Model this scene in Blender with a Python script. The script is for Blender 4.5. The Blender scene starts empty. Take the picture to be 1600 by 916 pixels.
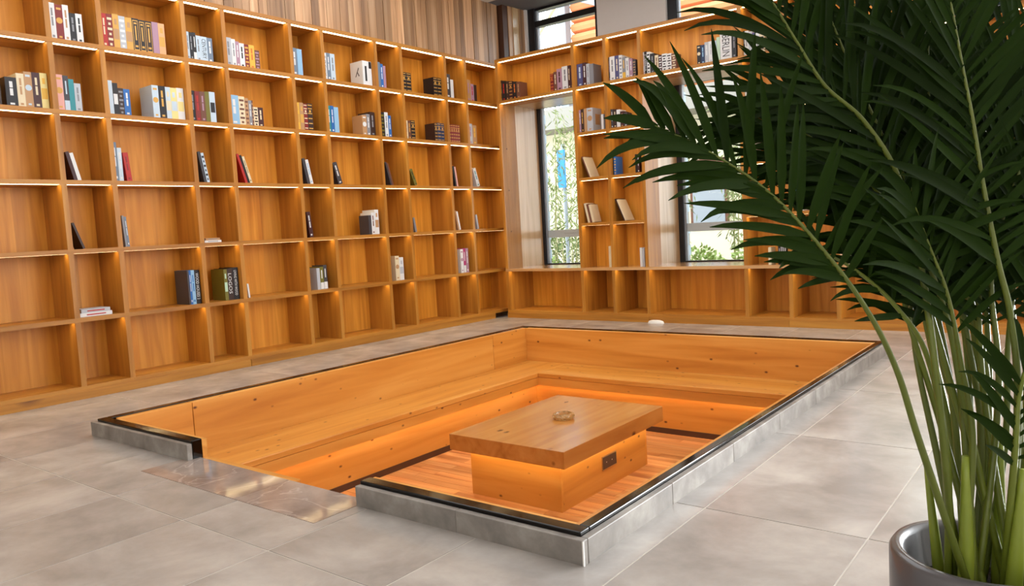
import bpy, math, random
from mathutils import Vector, Matrix
random.seed(7)
sc = bpy.context.scene
COL = sc.collection

# ------------------------------------------------------------------ camera, world, light, exposure
cam_d = bpy.data.cameras.new('camera'); cam = bpy.data.objects.new('camera', cam_d); COL.objects.link(cam)
cam.location = (5.9715, -7.3736, 1.0720)
cam.rotation_euler = tuple(math.radians(a) for a in (85.2916, 3.1097, 37.7779))
cam_d.sensor_width = 36.0; cam_d.lens = 36.0 * 1203.16 / 1600.0; cam_d.clip_start = 0.05
sc.camera = cam
w = bpy.data.worlds.new('overcast_sky'); sc.world = w; w.use_nodes = True
w.node_tree.nodes['Background'].inputs[0].default_value = (0.93, 0.97, 1.0, 1)
w.node_tree.nodes['Background'].inputs[1].default_value = 5.5
def area(name, loc, rot, sx, sy, power, color):
    l = bpy.data.lights.new(name, 'AREA'); l.shape = 'RECTANGLE'; l.size = sx; l.size_y = sy; l.energy = power; l.color = color
    o = bpy.data.objects.new(name, l); COL.objects.link(o); o.location = loc; o.rotation_euler = rot
    return o
R90 = math.pi / 2
area('daylight_side_glazing', (9.42, -2.0, 1.95), (0, R90, 0), 3.2, 2.4, 20, (0.93, 0.97, 1.0))
area('daylight_door_glazing', (8.3, 0.60, 1.55), (-R90, 0, 0), 2.2, 2.9, 620, (0.93, 0.97, 1.0)).data.spread = math.radians(105)
area('overhead_fill_lamp', (2.0, -3.3, 3.80), (0, 0, 0), 3.2, 4.6, 125, (0.93, 0.97, 1.0))  # overhead fill lamp, added to brighten the pit and left side
sc.view_settings.view_transform = 'Standard'; sc.view_settings.look = 'None'
sc.view_settings.exposure = -0.1; sc.view_settings.gamma = 1.0; sc.view_settings.use_curve_mapping = False

# ------------------------------------------------------------------ helpers
def lin(h):
    h = h.lstrip('#'); c = [int(h[i:i+2], 16) / 255 for i in (0, 2, 4)]
    return tuple(x / 12.92 if x <= 0.04045 else ((x + 0.055) / 1.055) ** 2.4 for x in c) + (1,)
def newmat(name):
    m = bpy.data.materials.new(name); m.use_nodes = True
    return m, m.node_tree.nodes, m.node_tree.links, m.node_tree.nodes['Principled BSDF']
def plain(name, hexc, rough=0.5, metal=0.0, coat=0.0, vary=0.0, noise=0.0, nscale=20, bump=0.0, spec=0.5):
    m, N, L, B = newmat(name)
    B.inputs['Base Color'].default_value = lin(hexc); B.inputs['Roughness'].default_value = rough
    B.inputs['Metallic'].default_value = metal; B.inputs['Coat Weight'].default_value = coat
    B.inputs['Specular IOR Level'].default_value = spec
    if vary or noise:
        hs = N.new('ShaderNodeHueSaturation'); hs.inputs['Color'].default_value = lin(hexc)
        oi = N.new('ShaderNodeObjectInfo'); tc = N.new('ShaderNodeTexCoord'); nt = N.new('ShaderNodeTexNoise')
        nt.inputs['Scale'].default_value = nscale; nt.inputs['Detail'].default_value = 4
        L.new(tc.outputs['Object'], nt.inputs['Vector'])
        a = N.new('ShaderNodeMath'); a.operation = 'MULTIPLY_ADD'; a.inputs[1].default_value = 2 * vary; a.inputs[2].default_value = 1 - vary
        L.new(oi.outputs['Random'], a.inputs[0])
        b = N.new('ShaderNodeMath'); b.operation = 'MULTIPLY_ADD'; b.inputs[1].default_value = 2 * noise; b.inputs[2].default_value = -noise
        L.new(nt.outputs['Fac'], b.inputs[0])
        s = N.new('ShaderNodeMath'); s.operation = 'ADD'; L.new(a.outputs[0], s.inputs[0]); L.new(b.outputs[0], s.inputs[1])
        L.new(s.outputs[0], hs.inputs['Value']); L.new(hs.outputs['Color'], B.inputs['Base Color'])
        if bump:
            bp = N.new('ShaderNodeBump'); bp.inputs['Strength'].default_value = bump; bp.inputs['Distance'].default_value = 0.01
            L.new(nt.outputs['Fac'], bp.inputs['Height']); L.new(bp.outputs['Normal'], B.inputs['Normal'])
    return m
def wood(name, dark, mid, light, axis, rough=0.42, knots=0.0, vary=0.12, across=16.0, along=0.9, coat=0.0):
    m, N, L, B = newmat(name)
    tc = N.new('ShaderNodeTexCoord'); oi = N.new('ShaderNodeObjectInfo')
    off = N.new('ShaderNodeVectorMath'); off.operation = 'SCALE'; off.inputs[3].default_value = 37.0
    cmb = N.new('ShaderNodeCombineXYZ')
    for k in range(3): L.new(oi.outputs['Random'], cmb.inputs[k])
    L.new(cmb.outputs[0], off.inputs[0])
    add = N.new('ShaderNodeVectorMath'); add.operation = 'ADD'
    L.new(tc.outputs['Object'], add.inputs[0]); L.new(off.outputs[0], add.inputs[1])
    mp = N.new('ShaderNodeMapping'); s = [across] * 3; s['xyz'.index(axis)] = along; mp.inputs['Scale'].default_value = s
    L.new(add.outputs[0], mp.inputs['Vector'])
    nt = N.new('ShaderNodeTexNoise'); nt.inputs['Scale'].default_value = 1.0; nt.inputs['Detail'].default_value = 5; nt.inputs['Distortion'].default_value = 0.7
    L.new(mp.outputs[0], nt.inputs['Vector'])
    rp = N.new('ShaderNodeValToRGB'); e = rp.color_ramp.elements
    e[0].position = 0.30; e[0].color = lin(dark); e[1].position = 0.72; e[1].color = lin(light)
    x = e.new(0.5); x.color = lin(mid)
    L.new(nt.outputs['Fac'], rp.inputs[0])
    colr = rp.outputs[0]
    if knots:
        vo = N.new('ShaderNodeTexVoronoi'); vo.inputs['Scale'].default_value = knots
        mk = N.new('ShaderNodeMapping'); s2 = [1.5] * 3; s2['xyz'.index(axis)] = 0.9; mk.inputs['Scale'].default_value = s2
        L.new(add.outputs[0], mk.inputs['Vector']); L.new(mk.outputs[0], vo.inputs['Vector'])
        kr = N.new('ShaderNodeValToRGB'); ke = kr.color_ramp.elements
        ke[0].position = 0.045; ke[0].color = (1, 1, 1, 1); ke[1].position = 0.13; ke[1].color = (0, 0, 0, 1)
        L.new(vo.outputs['Distance'], kr.inputs[0])
        mx = N.new('ShaderNodeMix'); mx.data_type = 'RGBA'
        L.new(kr.outputs[0], mx.inputs[0]); L.new(colr, mx.inputs[6]); mx.inputs[7].default_value = lin('#5a2a0c')
        colr = mx.outputs[2]
    hs = N.new('ShaderNodeHueSaturation'); L.new(colr, hs.inputs['Color'])
    a = N.new('ShaderNodeMath'); a.operation = 'MULTIPLY_ADD'; a.inputs[1].default_value = 2 * vary; a.inputs[2].default_value = 1 - vary
    L.new(oi.outputs['Random'], a.inputs[0]); L.new(a.outputs[0], hs.inputs['Value'])
    L.new(hs.outputs[0], B.inputs['Base Color']); B.inputs['Roughness'].default_value = rough; B.inputs['Coat Weight'].default_value = coat
    B.inputs['Coat Roughness'].default_value = 0.15
    return m
def emit(name, col, strength):
    m, N, L, B = newmat(name); N.remove(B)
    e = N.new('ShaderNodeEmission'); e.inputs[0].default_value = col; e.inputs[1].default_value = strength
    L.new(e.outputs[0], N['Material Output'].inputs[0]); return m
def glassmat(name, tint=(0.96, 0.98, 0.98, 1)):
    m, N, L, B = newmat(name); N.remove(B)
    t = N.new('ShaderNodeBsdfTransparent'); t.inputs[0].default_value = tint
    g = N.new('ShaderNodeBsdfGlossy'); g.inputs['Roughness'].default_value = 0.02
    fr = N.new('ShaderNodeFresnel'); fr.inputs[0].default_value = 1.25
    mx = N.new('ShaderNodeMixShader'); L.new(fr.outputs[0], mx.inputs[0]); L.new(t.outputs[0], mx.inputs[1]); L.new(g.outputs[0], mx.inputs[2])
    L.new(mx.outputs[0], N['Material Output'].inputs[0]); return m

class MB:
    def __init__(s): s.v = []; s.f = []
    def add(s, vs, fs):
        n = len(s.v); s.v += [tuple(q) for q in vs]; s.f += [tuple(i + n for i in q) for q in fs]; return s
    def box(s, x0, x1, y0, y1, z0, z1):
        return s.add([(x0,y0,z0),(x1,y0,z0),(x1,y1,z0),(x0,y1,z0),(x0,y0,z1),(x1,y0,z1),(x1,y1,z1),(x0,y1,z1)],
                     [(0,3,2,1),(4,5,6,7),(0,1,5,4),(1,2,6,5),(2,3,7,6),(3,0,4,7)])
    def tube(s, pts, rad, n=8, caps=True):
        pts = [Vector(q) for q in pts]; m = len(pts)
        if not hasattr(rad, '__len__'): rad = [rad] * m
        up = Vector((0.31, 0.17, 0.93)); vs = []
        for i in range(m):
            t = (pts[min(i+1, m-1)] - pts[max(i-1, 0)]).normalized()
            a = t.cross(up)
            if a.length < 1e-3: a = t.cross(Vector((1, 0, 0)))
            a.normalize(); b = t.cross(a)
            for k in range(n):
                g = 2 * math.pi * k / n; vs.append(pts[i] + (a * math.cos(g) + b * math.sin(g)) * rad[i])
        fs = [(i*n+k, i*n+(k+1) % n, (i+1)*n+(k+1) % n, (i+1)*n+k) for i in range(m-1) for k in range(n)]
        if caps: fs += [tuple(range(n))[::-1], tuple((m-1)*n+k for k in range(n))]
        return s.add(vs, fs)
    def lathe(s, prof, n=48, cx=0, cy=0):
        vs = [(cx + r*math.cos(2*math.pi*k/n), cy + r*math.sin(2*math.pi*k/n), z) for r, z in prof for k in range(n)]
        fs = [(i*n+k, i*n+(k+1) % n, (i+1)*n+(k+1) % n, (i+1)*n+k) for i in range(len(prof)-1) for k in range(n)]
        return s.add(vs, fs)
    def prism(s, poly, axis, a, b):
        # poly: 2D points in the two other axes (order x,y,z without axis)
        def mk(u, v, t):
            q = [u, v]; q.insert('xyz'.index(axis), t); return tuple(q)
        n = len(poly); vs = [mk(u, v, a) for u, v in poly] + [mk(u, v, b) for u, v in poly]
        fs = [tuple(range(n))[::-1], tuple(range(n, 2*n))] + [(i, (i+1) % n, n+(i+1) % n, n+i) for i in range(n)]
        return s.add(vs, fs)
WLOC = {}
def tag(o, label=None, cat=None, group=None, kind=None):
    if label: o['label'] = label
    if cat: o['category'] = cat
    if group: o['group'] = group
    if kind: o['kind'] = kind
    return o
def empty(name, loc, label=None, cat=None, group=None, kind=None):
    o = bpy.data.objects.new(name, None); COL.objects.link(o); o.location = loc; o.empty_display_size = 0.1
    WLOC[o.name] = Vector(loc); return tag(o, label, cat, group, kind)
def obj(name, mb, mat, parent=None, smooth=False, bevel=0.0, label=None, cat=None, group=None, kind=None, local=False):
    me = bpy.data.meshes.new(name)
    if local: org = Vector((0, 0, 0))
    else:
        lo = [min(q[k] for q in mb.v) for k in range(3)]; hi = [max(q[k] for q in mb.v) for k in range(3)]
        org = Vector(((lo[0]+hi[0])/2, (lo[1]+hi[1])/2, lo[2]))
    me.from_pydata([(q[0]-org[0], q[1]-org[1], q[2]-org[2]) for q in mb.v], [], mb.f)
    me.materials.append(mat); me.validate(); me.update()
    if smooth:
        me.polygons.foreach_set('use_smooth', [True] * len(me.polygons))
    o = bpy.data.objects.new(name, me); COL.objects.link(o)
    if parent is not None:
        o.parent = parent; o.location = org if local else org - WLOC[parent.name]
    else: o.location = org
    WLOC[o.name] = org if not (local and parent is not None) else WLOC[parent.name] + org
    if bevel:
        b = o.modifiers.new('bevel', 'BEVEL'); b.width = bevel; b.segments = 2; b.limit_method = 'ANGLE'
    return tag(o, label, cat, group, kind)
CACHE = {}
def boxo(name, x0, x1, y0, y1, z0, z1, mat, parent=None, **k):
    # a box whose mesh is shared between boxes of equal size and material
    bev = k.pop('bevel', 0.0)
    key = (round(x1-x0, 4), round(y1-y0, 4), round(z1-z0, 4), mat.name)
    org = Vector(((x0+x1)/2, (y0+y1)/2, z0))
    if key not in CACHE:
        me = bpy.data.meshes.new(name); a, b, c = (x1-x0)/2, (y1-y0)/2, z1-z0
        q = MB().box(-a, a, -b, b, 0, c); me.from_pydata(q.v, [], q.f); me.materials.append(mat); CACHE[key] = me
    o = bpy.data.objects.new(name, CACHE[key]); COL.objects.link(o)
    if parent is not None: o.parent = parent; o.location = org - WLOC[parent.name]
    else: o.location = org
    WLOC[o.name] = org
    if bev:
        b = o.modifiers.new('bevel', 'BEVEL'); b.width = bev; b.segments = 2
    return tag(o, **k)
def minus(r, h):
    # rectangle r minus rectangle h -> rectangles
    x0, x1, y0, y1 = r; a0, a1, b0, b1 = h
    if a0 >= x1 or a1 <= x0 or b0 >= y1 or b1 <= y0: return [r]
    out = []
    if b0 > y0: out.append((x0, x1, y0, b0))
    if b1 < y1: out.append((x0, x1, b1, y1))
    c0, c1 = max(y0, b0), min(y1, b1)
    if a0 > x0: out.append((x0, a0, c0, c1))
    if a1 < x1: out.append((a1, x1, c0, c1))
    return out

# ------------------------------------------------------------------ materials
LEDC = (1.0, 0.72, 0.36, 1)
M = {}
M['shelf'] = wood('shelf_wood', '#9c6320', '#b2762a', '#c28836', 'z', 0.4, vary=0.06)
M['shelf_h'] = wood('shelf_wood_along_y', '#9c6320', '#b2762a', '#c28836', 'y', 0.4, knots=1.2, vary=0.06)
M['shelf_x'] = wood('shelf_wood_along_x', '#9c6320', '#b2762a', '#c28836', 'x', 0.4, knots=1.2, vary=0.06)
M['back'] = wood('back_board_wood', '#b8741e', '#cc8a2c', '#dd9d3c', 'z', 0.42, vary=0.13)
M['jamb'] = wood('jamb_wood', '#b99468', '#c8a67a', '#d3b48a', 'z', 0.3, vary=0.03, coat=0.3)
M['sill'] = wood('sill_wood', '#b98a55', '#c89a66', '#d3a877', 'x', 0.16, vary=0.03, coat=0.5)
M['pine_y'] = wood('knotty_pine_along_y', '#bd772a', '#cf8b38', '#db9c4a', 'y', 0.38, knots=7.5, vary=0.06, across=10, along=0.7)
M['pine_x'] = wood('knotty_pine_along_x', '#bd772a', '#cf8b38', '#db9c4a', 'x', 0.38, knots=7.5, vary=0.06, across=10, along=0.7)
M['table'] = wood('table_pine', '#a4662a', '#b67836', '#c28744', 'y', 0.27, knots=4.0, vary=0.03, across=9, along=0.7, coat=0.35)
M['plank'] = wood('deck_plank_wood', '#a8622f', '#cf8d50', '#e0a96c', 'x', 0.35, vary=0.22, across=12, along=0.8)
M['cedar'] = wood('cedar_plank_wood', '#8f6a4a', '#b08760', '#c8a47e', 'z', 0.4, vary=0.34, across=14, along=0.6)
M['toe'] = plain('dark_toe_strip', '#4a2c1a', 0.5)
M['led'] = emit('warm_led', LEDC, 12.0)
M['led_pit'] = emit('warm_led_pit', (1.0, 0.84, 0.55, 1), 26.0)
M['black'] = plain('black_granite', '#0b0705', 0.1, spec=0.3)
M['frame'] = plain('black_window_frame', '#15151a', 0.4)
M['frame_grey'] = plain('grey_window_frame', '#8f97a0', 0.4)
M['plaster'] = plain('white_plaster', '#efebe6', 0.8, noise=0.02)
M['ceil'] = plain('white_ceiling', '#d8d5d0', 0.8)
M['ceil_shade'] = plain('shaded_ceiling', '#6d7078', 0.7)  # grey with the shade of the ceiling near the windows put in
M['glass'] = glassmat('window_glass')
M['frost'] = plain('frosted_film', '#b9c6cb', 0.6)
M['ink'] = plain('film_print', '#75828a', 0.6)
M['grout'] = plain('grout', '#c2bab0', 0.7, noise=0.08, nscale=9)
def stone(name, d, mid, l, rough, scale=3.0, vary=0.05, veins=False):
    m, N, L, B = newmat(name)
    tc = N.new('ShaderNodeTexCoord'); oi = N.new('ShaderNodeObjectInfo'); cmb = N.new('ShaderNodeCombineXYZ')
    mu = N.new('ShaderNodeMath'); mu.operation = 'MULTIPLY'; mu.inputs[1].default_value = 53.0; L.new(oi.outputs['Random'], mu.inputs[0])
    for k in range(3): L.new(mu.outputs[0], cmb.inputs[k])
    add = N.new('ShaderNodeVectorMath'); add.operation = 'ADD'; L.new(tc.outputs['Object'], add.inputs[0]); L.new(cmb.outputs[0], add.inputs[1])
    nt = N.new('ShaderNodeTexNoise'); nt.inputs['Scale'].default_value = scale; nt.inputs['Detail'].default_value = 7; nt.inputs['Roughness'].default_value = 0.6; nt.inputs['Distortion'].default_value = 0.25
    L.new(add.outputs[0], nt.inputs['Vector'])
    rp = N.new('ShaderNodeValToRGB'); e = rp.color_ramp.elements
    e[0].position = 0.32; e[0].color = lin(d); e[1].position = 0.70; e[1].color = lin(l); x = e.new(0.5); x.color = lin(mid)
    L.new(nt.outputs['Fac'], rp.inputs[0]); colr = rp.outputs[0]
    if veins:
        wv = N.new('ShaderNodeTexNoise'); wv.inputs['Scale'].default_value = 2.2; wv.inputs['Detail'].default_value = 4; wv.inputs['Distortion'].default_value = 1.5
        L.new(add.outputs[0], wv.inputs['Vector'])
        vr = N.new('ShaderNodeValToRGB'); ve = vr.color_ramp.elements
        ve[0].position = 0.485; ve[0].color = (0, 0, 0, 1); ve[1].position = 0.515; ve[1].color = (0, 0, 0, 1); vm = ve.new(0.5); vm.color = (0.3, 0.3, 0.3, 1)
        L.new(wv.outputs['Fac'], vr.inputs[0])
        mx = N.new('ShaderNodeMix'); mx.data_type = 'RGBA'; L.new(vr.outputs[0], mx.inputs[0]); L.new(colr, mx.inputs[6]); mx.inputs[7].default_value = lin('#d9cfc4'); colr = mx.outputs[2]
    hs = N.new('ShaderNodeHueSaturation'); L.new(colr, hs.inputs['Color'])
    a = N.new('ShaderNodeMath'); a.operation = 'MULTIPLY_ADD'; a.inputs[1].default_value = 2 * vary; a.inputs[2].default_value = 1 - vary
    L.new(oi.outputs['Random'], a.inputs[0]); L.new(a.outputs[0], hs.inputs['Value']); L.new(hs.outputs[0], B.inputs['Base Color'])
    B.inputs['Roughness'].default_value = rough
    bp = N.new('ShaderNodeBump'); bp.inputs['Strength'].default_value = 0.06; bp.inputs['Distance'].default_value = 0.01
    L.new(nt.outputs['Fac'], bp.inputs['Height']); L.new(bp.outputs['Normal'], B.inputs['Normal'])
    return m
M['tile'] = stone('floor_tile_stone', '#8a8480', '#a09a95', '#b8b2ac', 0.24, 2.4)
M['kerb'] = stone('kerb_stone', '#6b655f', '#827b74', '#a09a92', 0.45, 6.0, 0.04)
M['polished'] = stone('polished_marble', '#7c6c62', '#94847a', '#ab9c90', 0.06, 3.5, 0.03, veins=True)
M['pot'] = plain('grey_glazed_pot', '#4b484a', 0.32, noise=0.03, nscale=6, coat=0.3)
M['soil'] = plain('dark_soil', '#1c120c', 0.95, noise=0.3, nscale=40, bump=0.8)
M['leaf'] = plain('palm_leaf', '#182706', 0.5, vary=0.35, noise=0.12, nscale=8, spec=0.05)
M['stem'] = plain('palm_stem', '#5a6416', 0.45, vary=0.18, noise=0.15, nscale=9)
M['cane'] = plain('palm_cane', '#7d8a2a', 0.4, vary=0.1, noise=0.25, nscale=7)
M['paper'] = plain('book_pages', '#d8ccb4', 0.8, noise=0.04, nscale=60)
M['steel'] = plain('switch_plate_metal', '#5c5048', 0.35, metal=0.7)
M['brassrim'] = plain('switch_plate_rim', '#b99a70', 0.3, metal=0.8)
M['white_pl'] = plain('white_plastic', '#e4e1dc', 0.4)

# ------------------------------------------------------------------ dimensions
H, ZB = 0.504, 0.077
def zl(k): return ZB + (6 - k) * H if k > 0 else 3.086      # centre height of shelf line k (0 top .. 6 bottom)
LC = [-6.628, -5.95, -5.589, -4.911, -4.55, -3.879, -3.517, -2.835, -2.472, -1.792, -1.432, -0.744, -0.397, 0.281]
RC = [0.147, 1.231, 1.639, 2.057, 3.137, 3.569, 4.0, 5.08, 5.5, 5.93, 7.01]
WINB = (0, 3, 6, 9)                                          # window bays of the window wall
SH, STL = 0.016, 0.019                                       # half thickness of shelves and uprights
PX0, PX1, PY0, PY1 = 1.24, 4.665, -5.41, -1.18               # outer stone of the pit kerb
CEIL = 3.83

# ------------------------------------------------------------------ floor
floor = empty('floor', (4.5, -4.5, 0), kind='structure')
slab = MB()
for r in minus((-0.45, 9.5, -10.0, 0.9), (PX0, PX1, PY0, PY1)): slab.box(r[0], r[1], r[2], r[3], -0.12, -0.0015)
obj('grout_bed', slab, M['grout'], floor)
xs = [1.38 + 0.567 * k for k in range(-3, 15)]; ys = [-5.87 + 1.11 * k for k in range(-4, 7)]
for i in range(len(xs) - 1):
    for j in range(len(ys) - 1):
        r = (max(xs[i] + 0.003, -0.36), min(xs[i+1] - 0.003, 9.5), max(ys[j] + 0.003, -10), min(ys[j+1] - 0.003, 0.6))
        if r[1] - r[0] < 0.02 or r[3] - r[2] < 0.02: continue
        rs = [r]
        for h in ((PX0, PX1, PY0, PY1), (2.25, 3.585, -5.622, -5.34)):
            rs = [q for a in rs for q in minus(a, h)]
        rs = [q for q in rs if q[1]-q[0] > 0.004 and q[3]-q[2] > 0.004]
        if not rs: continue
        m = MB()
        for q in rs: m.box(q[0], q[1], q[2], q[3], -0.008, 0.0)
        obj('floor_tile', m, M['tile'], floor)
th = empty('threshold', (2.92, -5.48, 0), 'polished brown marble threshold slabs at the opening of the stone kerb', 'threshold')
boxo('marble_slab', 2.252, 3.049, -5.62, -5.342, -0.05, 0.001, M['polished'], th)
boxo('marble_slab', 3.052, 3.583, -5.62, -5.342, -0.05, 0.001, M['polished'], th)

# ------------------------------------------------------------------ walls and ceiling
wl = empty('wall_left', (-0.42, -4, 0), kind='structure')
boxo('wall_panel', -0.55, -0.40, -10.0, 0.95, 0, CEIL, M['plaster'], wl)
y = -7.3; n = 0
rnd = random.Random(3)
while y < 0.30:
    wd = rnd.choice((0.075, 0.09, 0.105)); y1 = min(y + wd, 0.30)
    boxo('cladding_plank', -0.06 + rnd.choice((0, 0.002, 0.004)), -0.03 + rnd.choice((0, 0.003, 0.006)), y, y1 - 0.004, 3.103, CEIL, M['cedar'], wl)
    y = y1
boxo('cladding_backing', -0.40, -0.062, -7.3, 0.30, 3.103, CEIL, M['toe'], wl)
wb = empty('wall_back', (4.5, 0.9, 0), kind='structure')
def solid(x0, x1, z0, z1, y0=0.72, y1=0.98): boxo('wall_panel', x0, x1, y0, y1, z0, z1, M['plaster'], wb)
solid(-0.55, 9.5, -0.1, 0.55); solid(-0.55, 0.10, 0.55, CEIL)
edges = [(0.10, 1.14), (2.03, 3.10), (3.93, 5.04), (5.97, 7.01)]
for a, b in zip(edges[:-1], edges[1:]): solid(a[1], b[0], 0.55, CEIL)
solid(7.01, 7.15, 0.55, CEIL); solid(9.45, 9.5, 0.55, CEIL); solid(7.15, 9.45, 3.1, CEIL)
for xx in (7.15, 8.27, 9.39): boxo('door_frame', xx, xx + 0.06, 0.76, 0.86, 0.55, 3.1, M['frame'], wb)
for a in edges: solid(a[0], a[1], 2.62, 3.08)
for q in ((0.32, 0.42, 0.04, 'toe'), (0.42, 0.5, 0.05, 'cedar'), (0.5, 0.62, 0.06, 'jamb'), (0.62, 0.72, 0.07, 'cedar')):
    boxo('corner_board', -0.4, q[2], q[0], q[1], 3.105, CEIL, M[q[3]], wb)
wr = empty('wall_right', (9.5, -4.5, 0), kind='structure')
boxo('wall_panel', 9.5, 9.65, -10, 0.98, -0.1, 0.3, M['plaster'], wr); boxo('wall_panel', 9.5, 9.65, -10, 0.98, 3.6, CEIL, M['plaster'], wr)
boxo('wall_panel', 9.5, 9.65, -0.7, 0.98, 0.3, 3.6, M['plaster'], wr); boxo('wall_panel', 9.5, 9.65, -10, -3.4, 0.3, 3.6, M['plaster'], wr)
for yy in (-3.4, -2.1, -0.76): boxo('mullion', 9.5, 9.58, yy, yy + 0.06, 0.3, 3.6, M['frame'], wr)
wf = empty('wall_front', (4.5, -10, 0), kind='structure')
boxo('wall_panel', -0.55, 9.65, -10.15, -10.0, -0.1, CEIL, M['plaster'], wf)
ce = obj('ceiling', MB().box(-0.55, 9.65, -10.15, 0.12, CEIL, CEIL + 0.12), M['ceil'], kind='structure')
obj('trim_1', MB().box(-0.55, 9.65, 0.12, 0.98, CEIL, CEIL + 0.12), M['ceil_shade'], kind='structure')  # rest of the ceiling, its shade painted as grey

cl = empty('added_fill_fixture', (2.0, -3.3, 3.805), 'added flat rectangular fill-light panel above the seating pit', 'ceiling light')  # unseen fixture added around the overhead fill lamp
for q in ((0.34, 0.40, -5.66, -0.94), (3.60, 3.66, -5.66, -0.94), (0.40, 3.60, -5.66, -5.60), (0.40, 3.60, -1.0, -0.94)): boxo('fill_frame', q[0], q[1], q[2], q[3], 3.795, CEIL, M['frame_grey'], cl)
boxo('fill_plate', 0.40, 3.60, -5.60, -1.0, 3.812, CEIL, M['white_pl'], cl)

# windows in the back wall: lower tall pane and upper pane over the bookcase
def window(n, x0, x1):
    w_ = empty('window_%d' % n, ((x0+x1)/2, 0.82, 0.58), kind='structure')
    for z0, z1 in ((0.58, 2.62), (3.08, CEIL)):
        boxo('frame_stile', x0, x0 + 0.10, 0.76, 0.86, z0, z1, M['frame'], w_)
        boxo('frame_stile', x1 - 0.05, x1, 0.76, 0.86, z0, z1, M['frame'], w_)
        boxo('frame_rail', x0 + 0.10, x1 - 0.05, 0.78, 0.85, z0, z0 + 0.03, M['frame'], w_)
        boxo('frame_rail', x0 + 0.10, x1 - 0.05, 0.78, 0.85, z1 - 0.03, z1, M['frame'], w_)
        boxo('inner_bead', x0 + 0.10, x0 + 0.125, 0.79, 0.84, z0 + 0.03, z1 - 0.03, M['frame_grey'], w_)
        pn = boxo('pane', x0 + 0.11, x1 - 0.05, 0.812, 0.818, z0 + 0.03, z1 - 0.03, M['glass'], w_)
    boxo('transom', x0 + 0.10, x1 - 0.05, 0.77, 0.86, 3.60, 3.67, M['frame'], w_)
    boxo('frosted_band', x0 + 0.125, x1 - 0.05, 0.808, 0.8115, 0.94, 1.035, M['frost'], w_)
    sq = MB(); xm = (x0 + x1) / 2 + 0.05
    sq.tube([(xm - 0.2 + 0.4 * t / 60, 0.8065, 0.987 + 0.009 * math.sin(t * 1.3) * (0.5 + 0.5 * math.sin(t * 0.37))) for t in range(61)], 0.0012, 4)
    sq.tube([(x1 - 0.16 + 0.03 * math.sin(t * 0.5), 0.8065, 0.965 + 0.0009 * t) for t in range(40)], 0.0014, 4)
    obj('band_print', sq, M['ink'], w_)
for n, (a, b) in enumerate(edges): window(n + 1, a, b)

# ------------------------------------------------------------------ plank-wall bookcase
bl = empty('bookcase', (-0.18, -3.2, 0), 'long honey wood bookcase of lit cubbyholes below the cedar plank wall', 'bookcase')
DL = 0.345
def upright_l(y): boxo('upright', -DL, 0, y - STL, y + STL, ZB + SH, 3.07, M['shelf'], bl)
for y in LC: upright_l(y)
for k in range(7):
    boxo('shelf', -DL, 0.002, LC[0] - STL, LC[-1] + STL, zl(k) - SH, zl(k) + SH, M['shelf_h'], bl)
for y0, y1 in ((-6.64, -3.52), (-3.517, -0.10)):
    boxo('plinth', -0.10, 0.012, y0, y1 - 0.003, 0, ZB - SH, M['shelf_h'], bl)
for c in range(len(LC) - 1):
    y0, y1 = LC[c] + STL, LC[c+1] - STL; nb = 3 if y1 - y0 > 0.45 else 2
    for k in range(6):
        za, zb_ = zl(k+1) + SH, zl(k) - SH
        for j in range(nb):
            boxo('back_board', -DL - 0.015, -DL + 0.004 + 0.001 * (j % 2), y0 + (y1-y0)*j/nb, y0 + (y1-y0)*(j+1)/nb, za, zb_, M['back'], bl)
        boxo('led_strip', -0.056, -0.016, y0 + 0.006, y1 - 0.006, zb_ - 0.0004, zb_, M['led'], bl)

# ------------------------------------------------------------------ window-wall bookcase
br = empty('bookcase', (3.5, 0.2, 0), 'honey wood bookcase built around tall window bays with lit cubbyholes', 'bookcase')
DR, DB = 0.30, 0.50
for i, x in enumerate(RC):
    boxo('upright', x - STL, x + STL, 0, DR, zl(5) + SH, 3.07, M['shelf'], br)
    boxo('upright', x - STL, x + STL, 0, DB, ZB + SH, zl(5) - SH, M['shelf'], br)
for k in (0, 1):
    boxo('shelf', RC[0] - STL, RC[-1] + STL, -0.002, DR, zl(k) - SH, zl(k) + SH, M['shelf_x'], br)
boxo('shelf', RC[0] - STL, RC[-1] + STL, -0.002, DB + 0.02, zl(6) - SH, zl(6) + SH, M['shelf_x'], br)
boxo('sill_board', RC[0] - STL, RC[-1] + STL, -0.002, 0.76, zl(5) - SH, zl(5) + SH, M['sill'], br)
for x0, x1 in ((0.13, 2.06), (2.06, 3.55), (3.55, 7.02)):
    boxo('plinth', x0, x1 - 0.003, -0.012, 0.10, 0, ZB - SH, M['shelf_x'], br)
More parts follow.
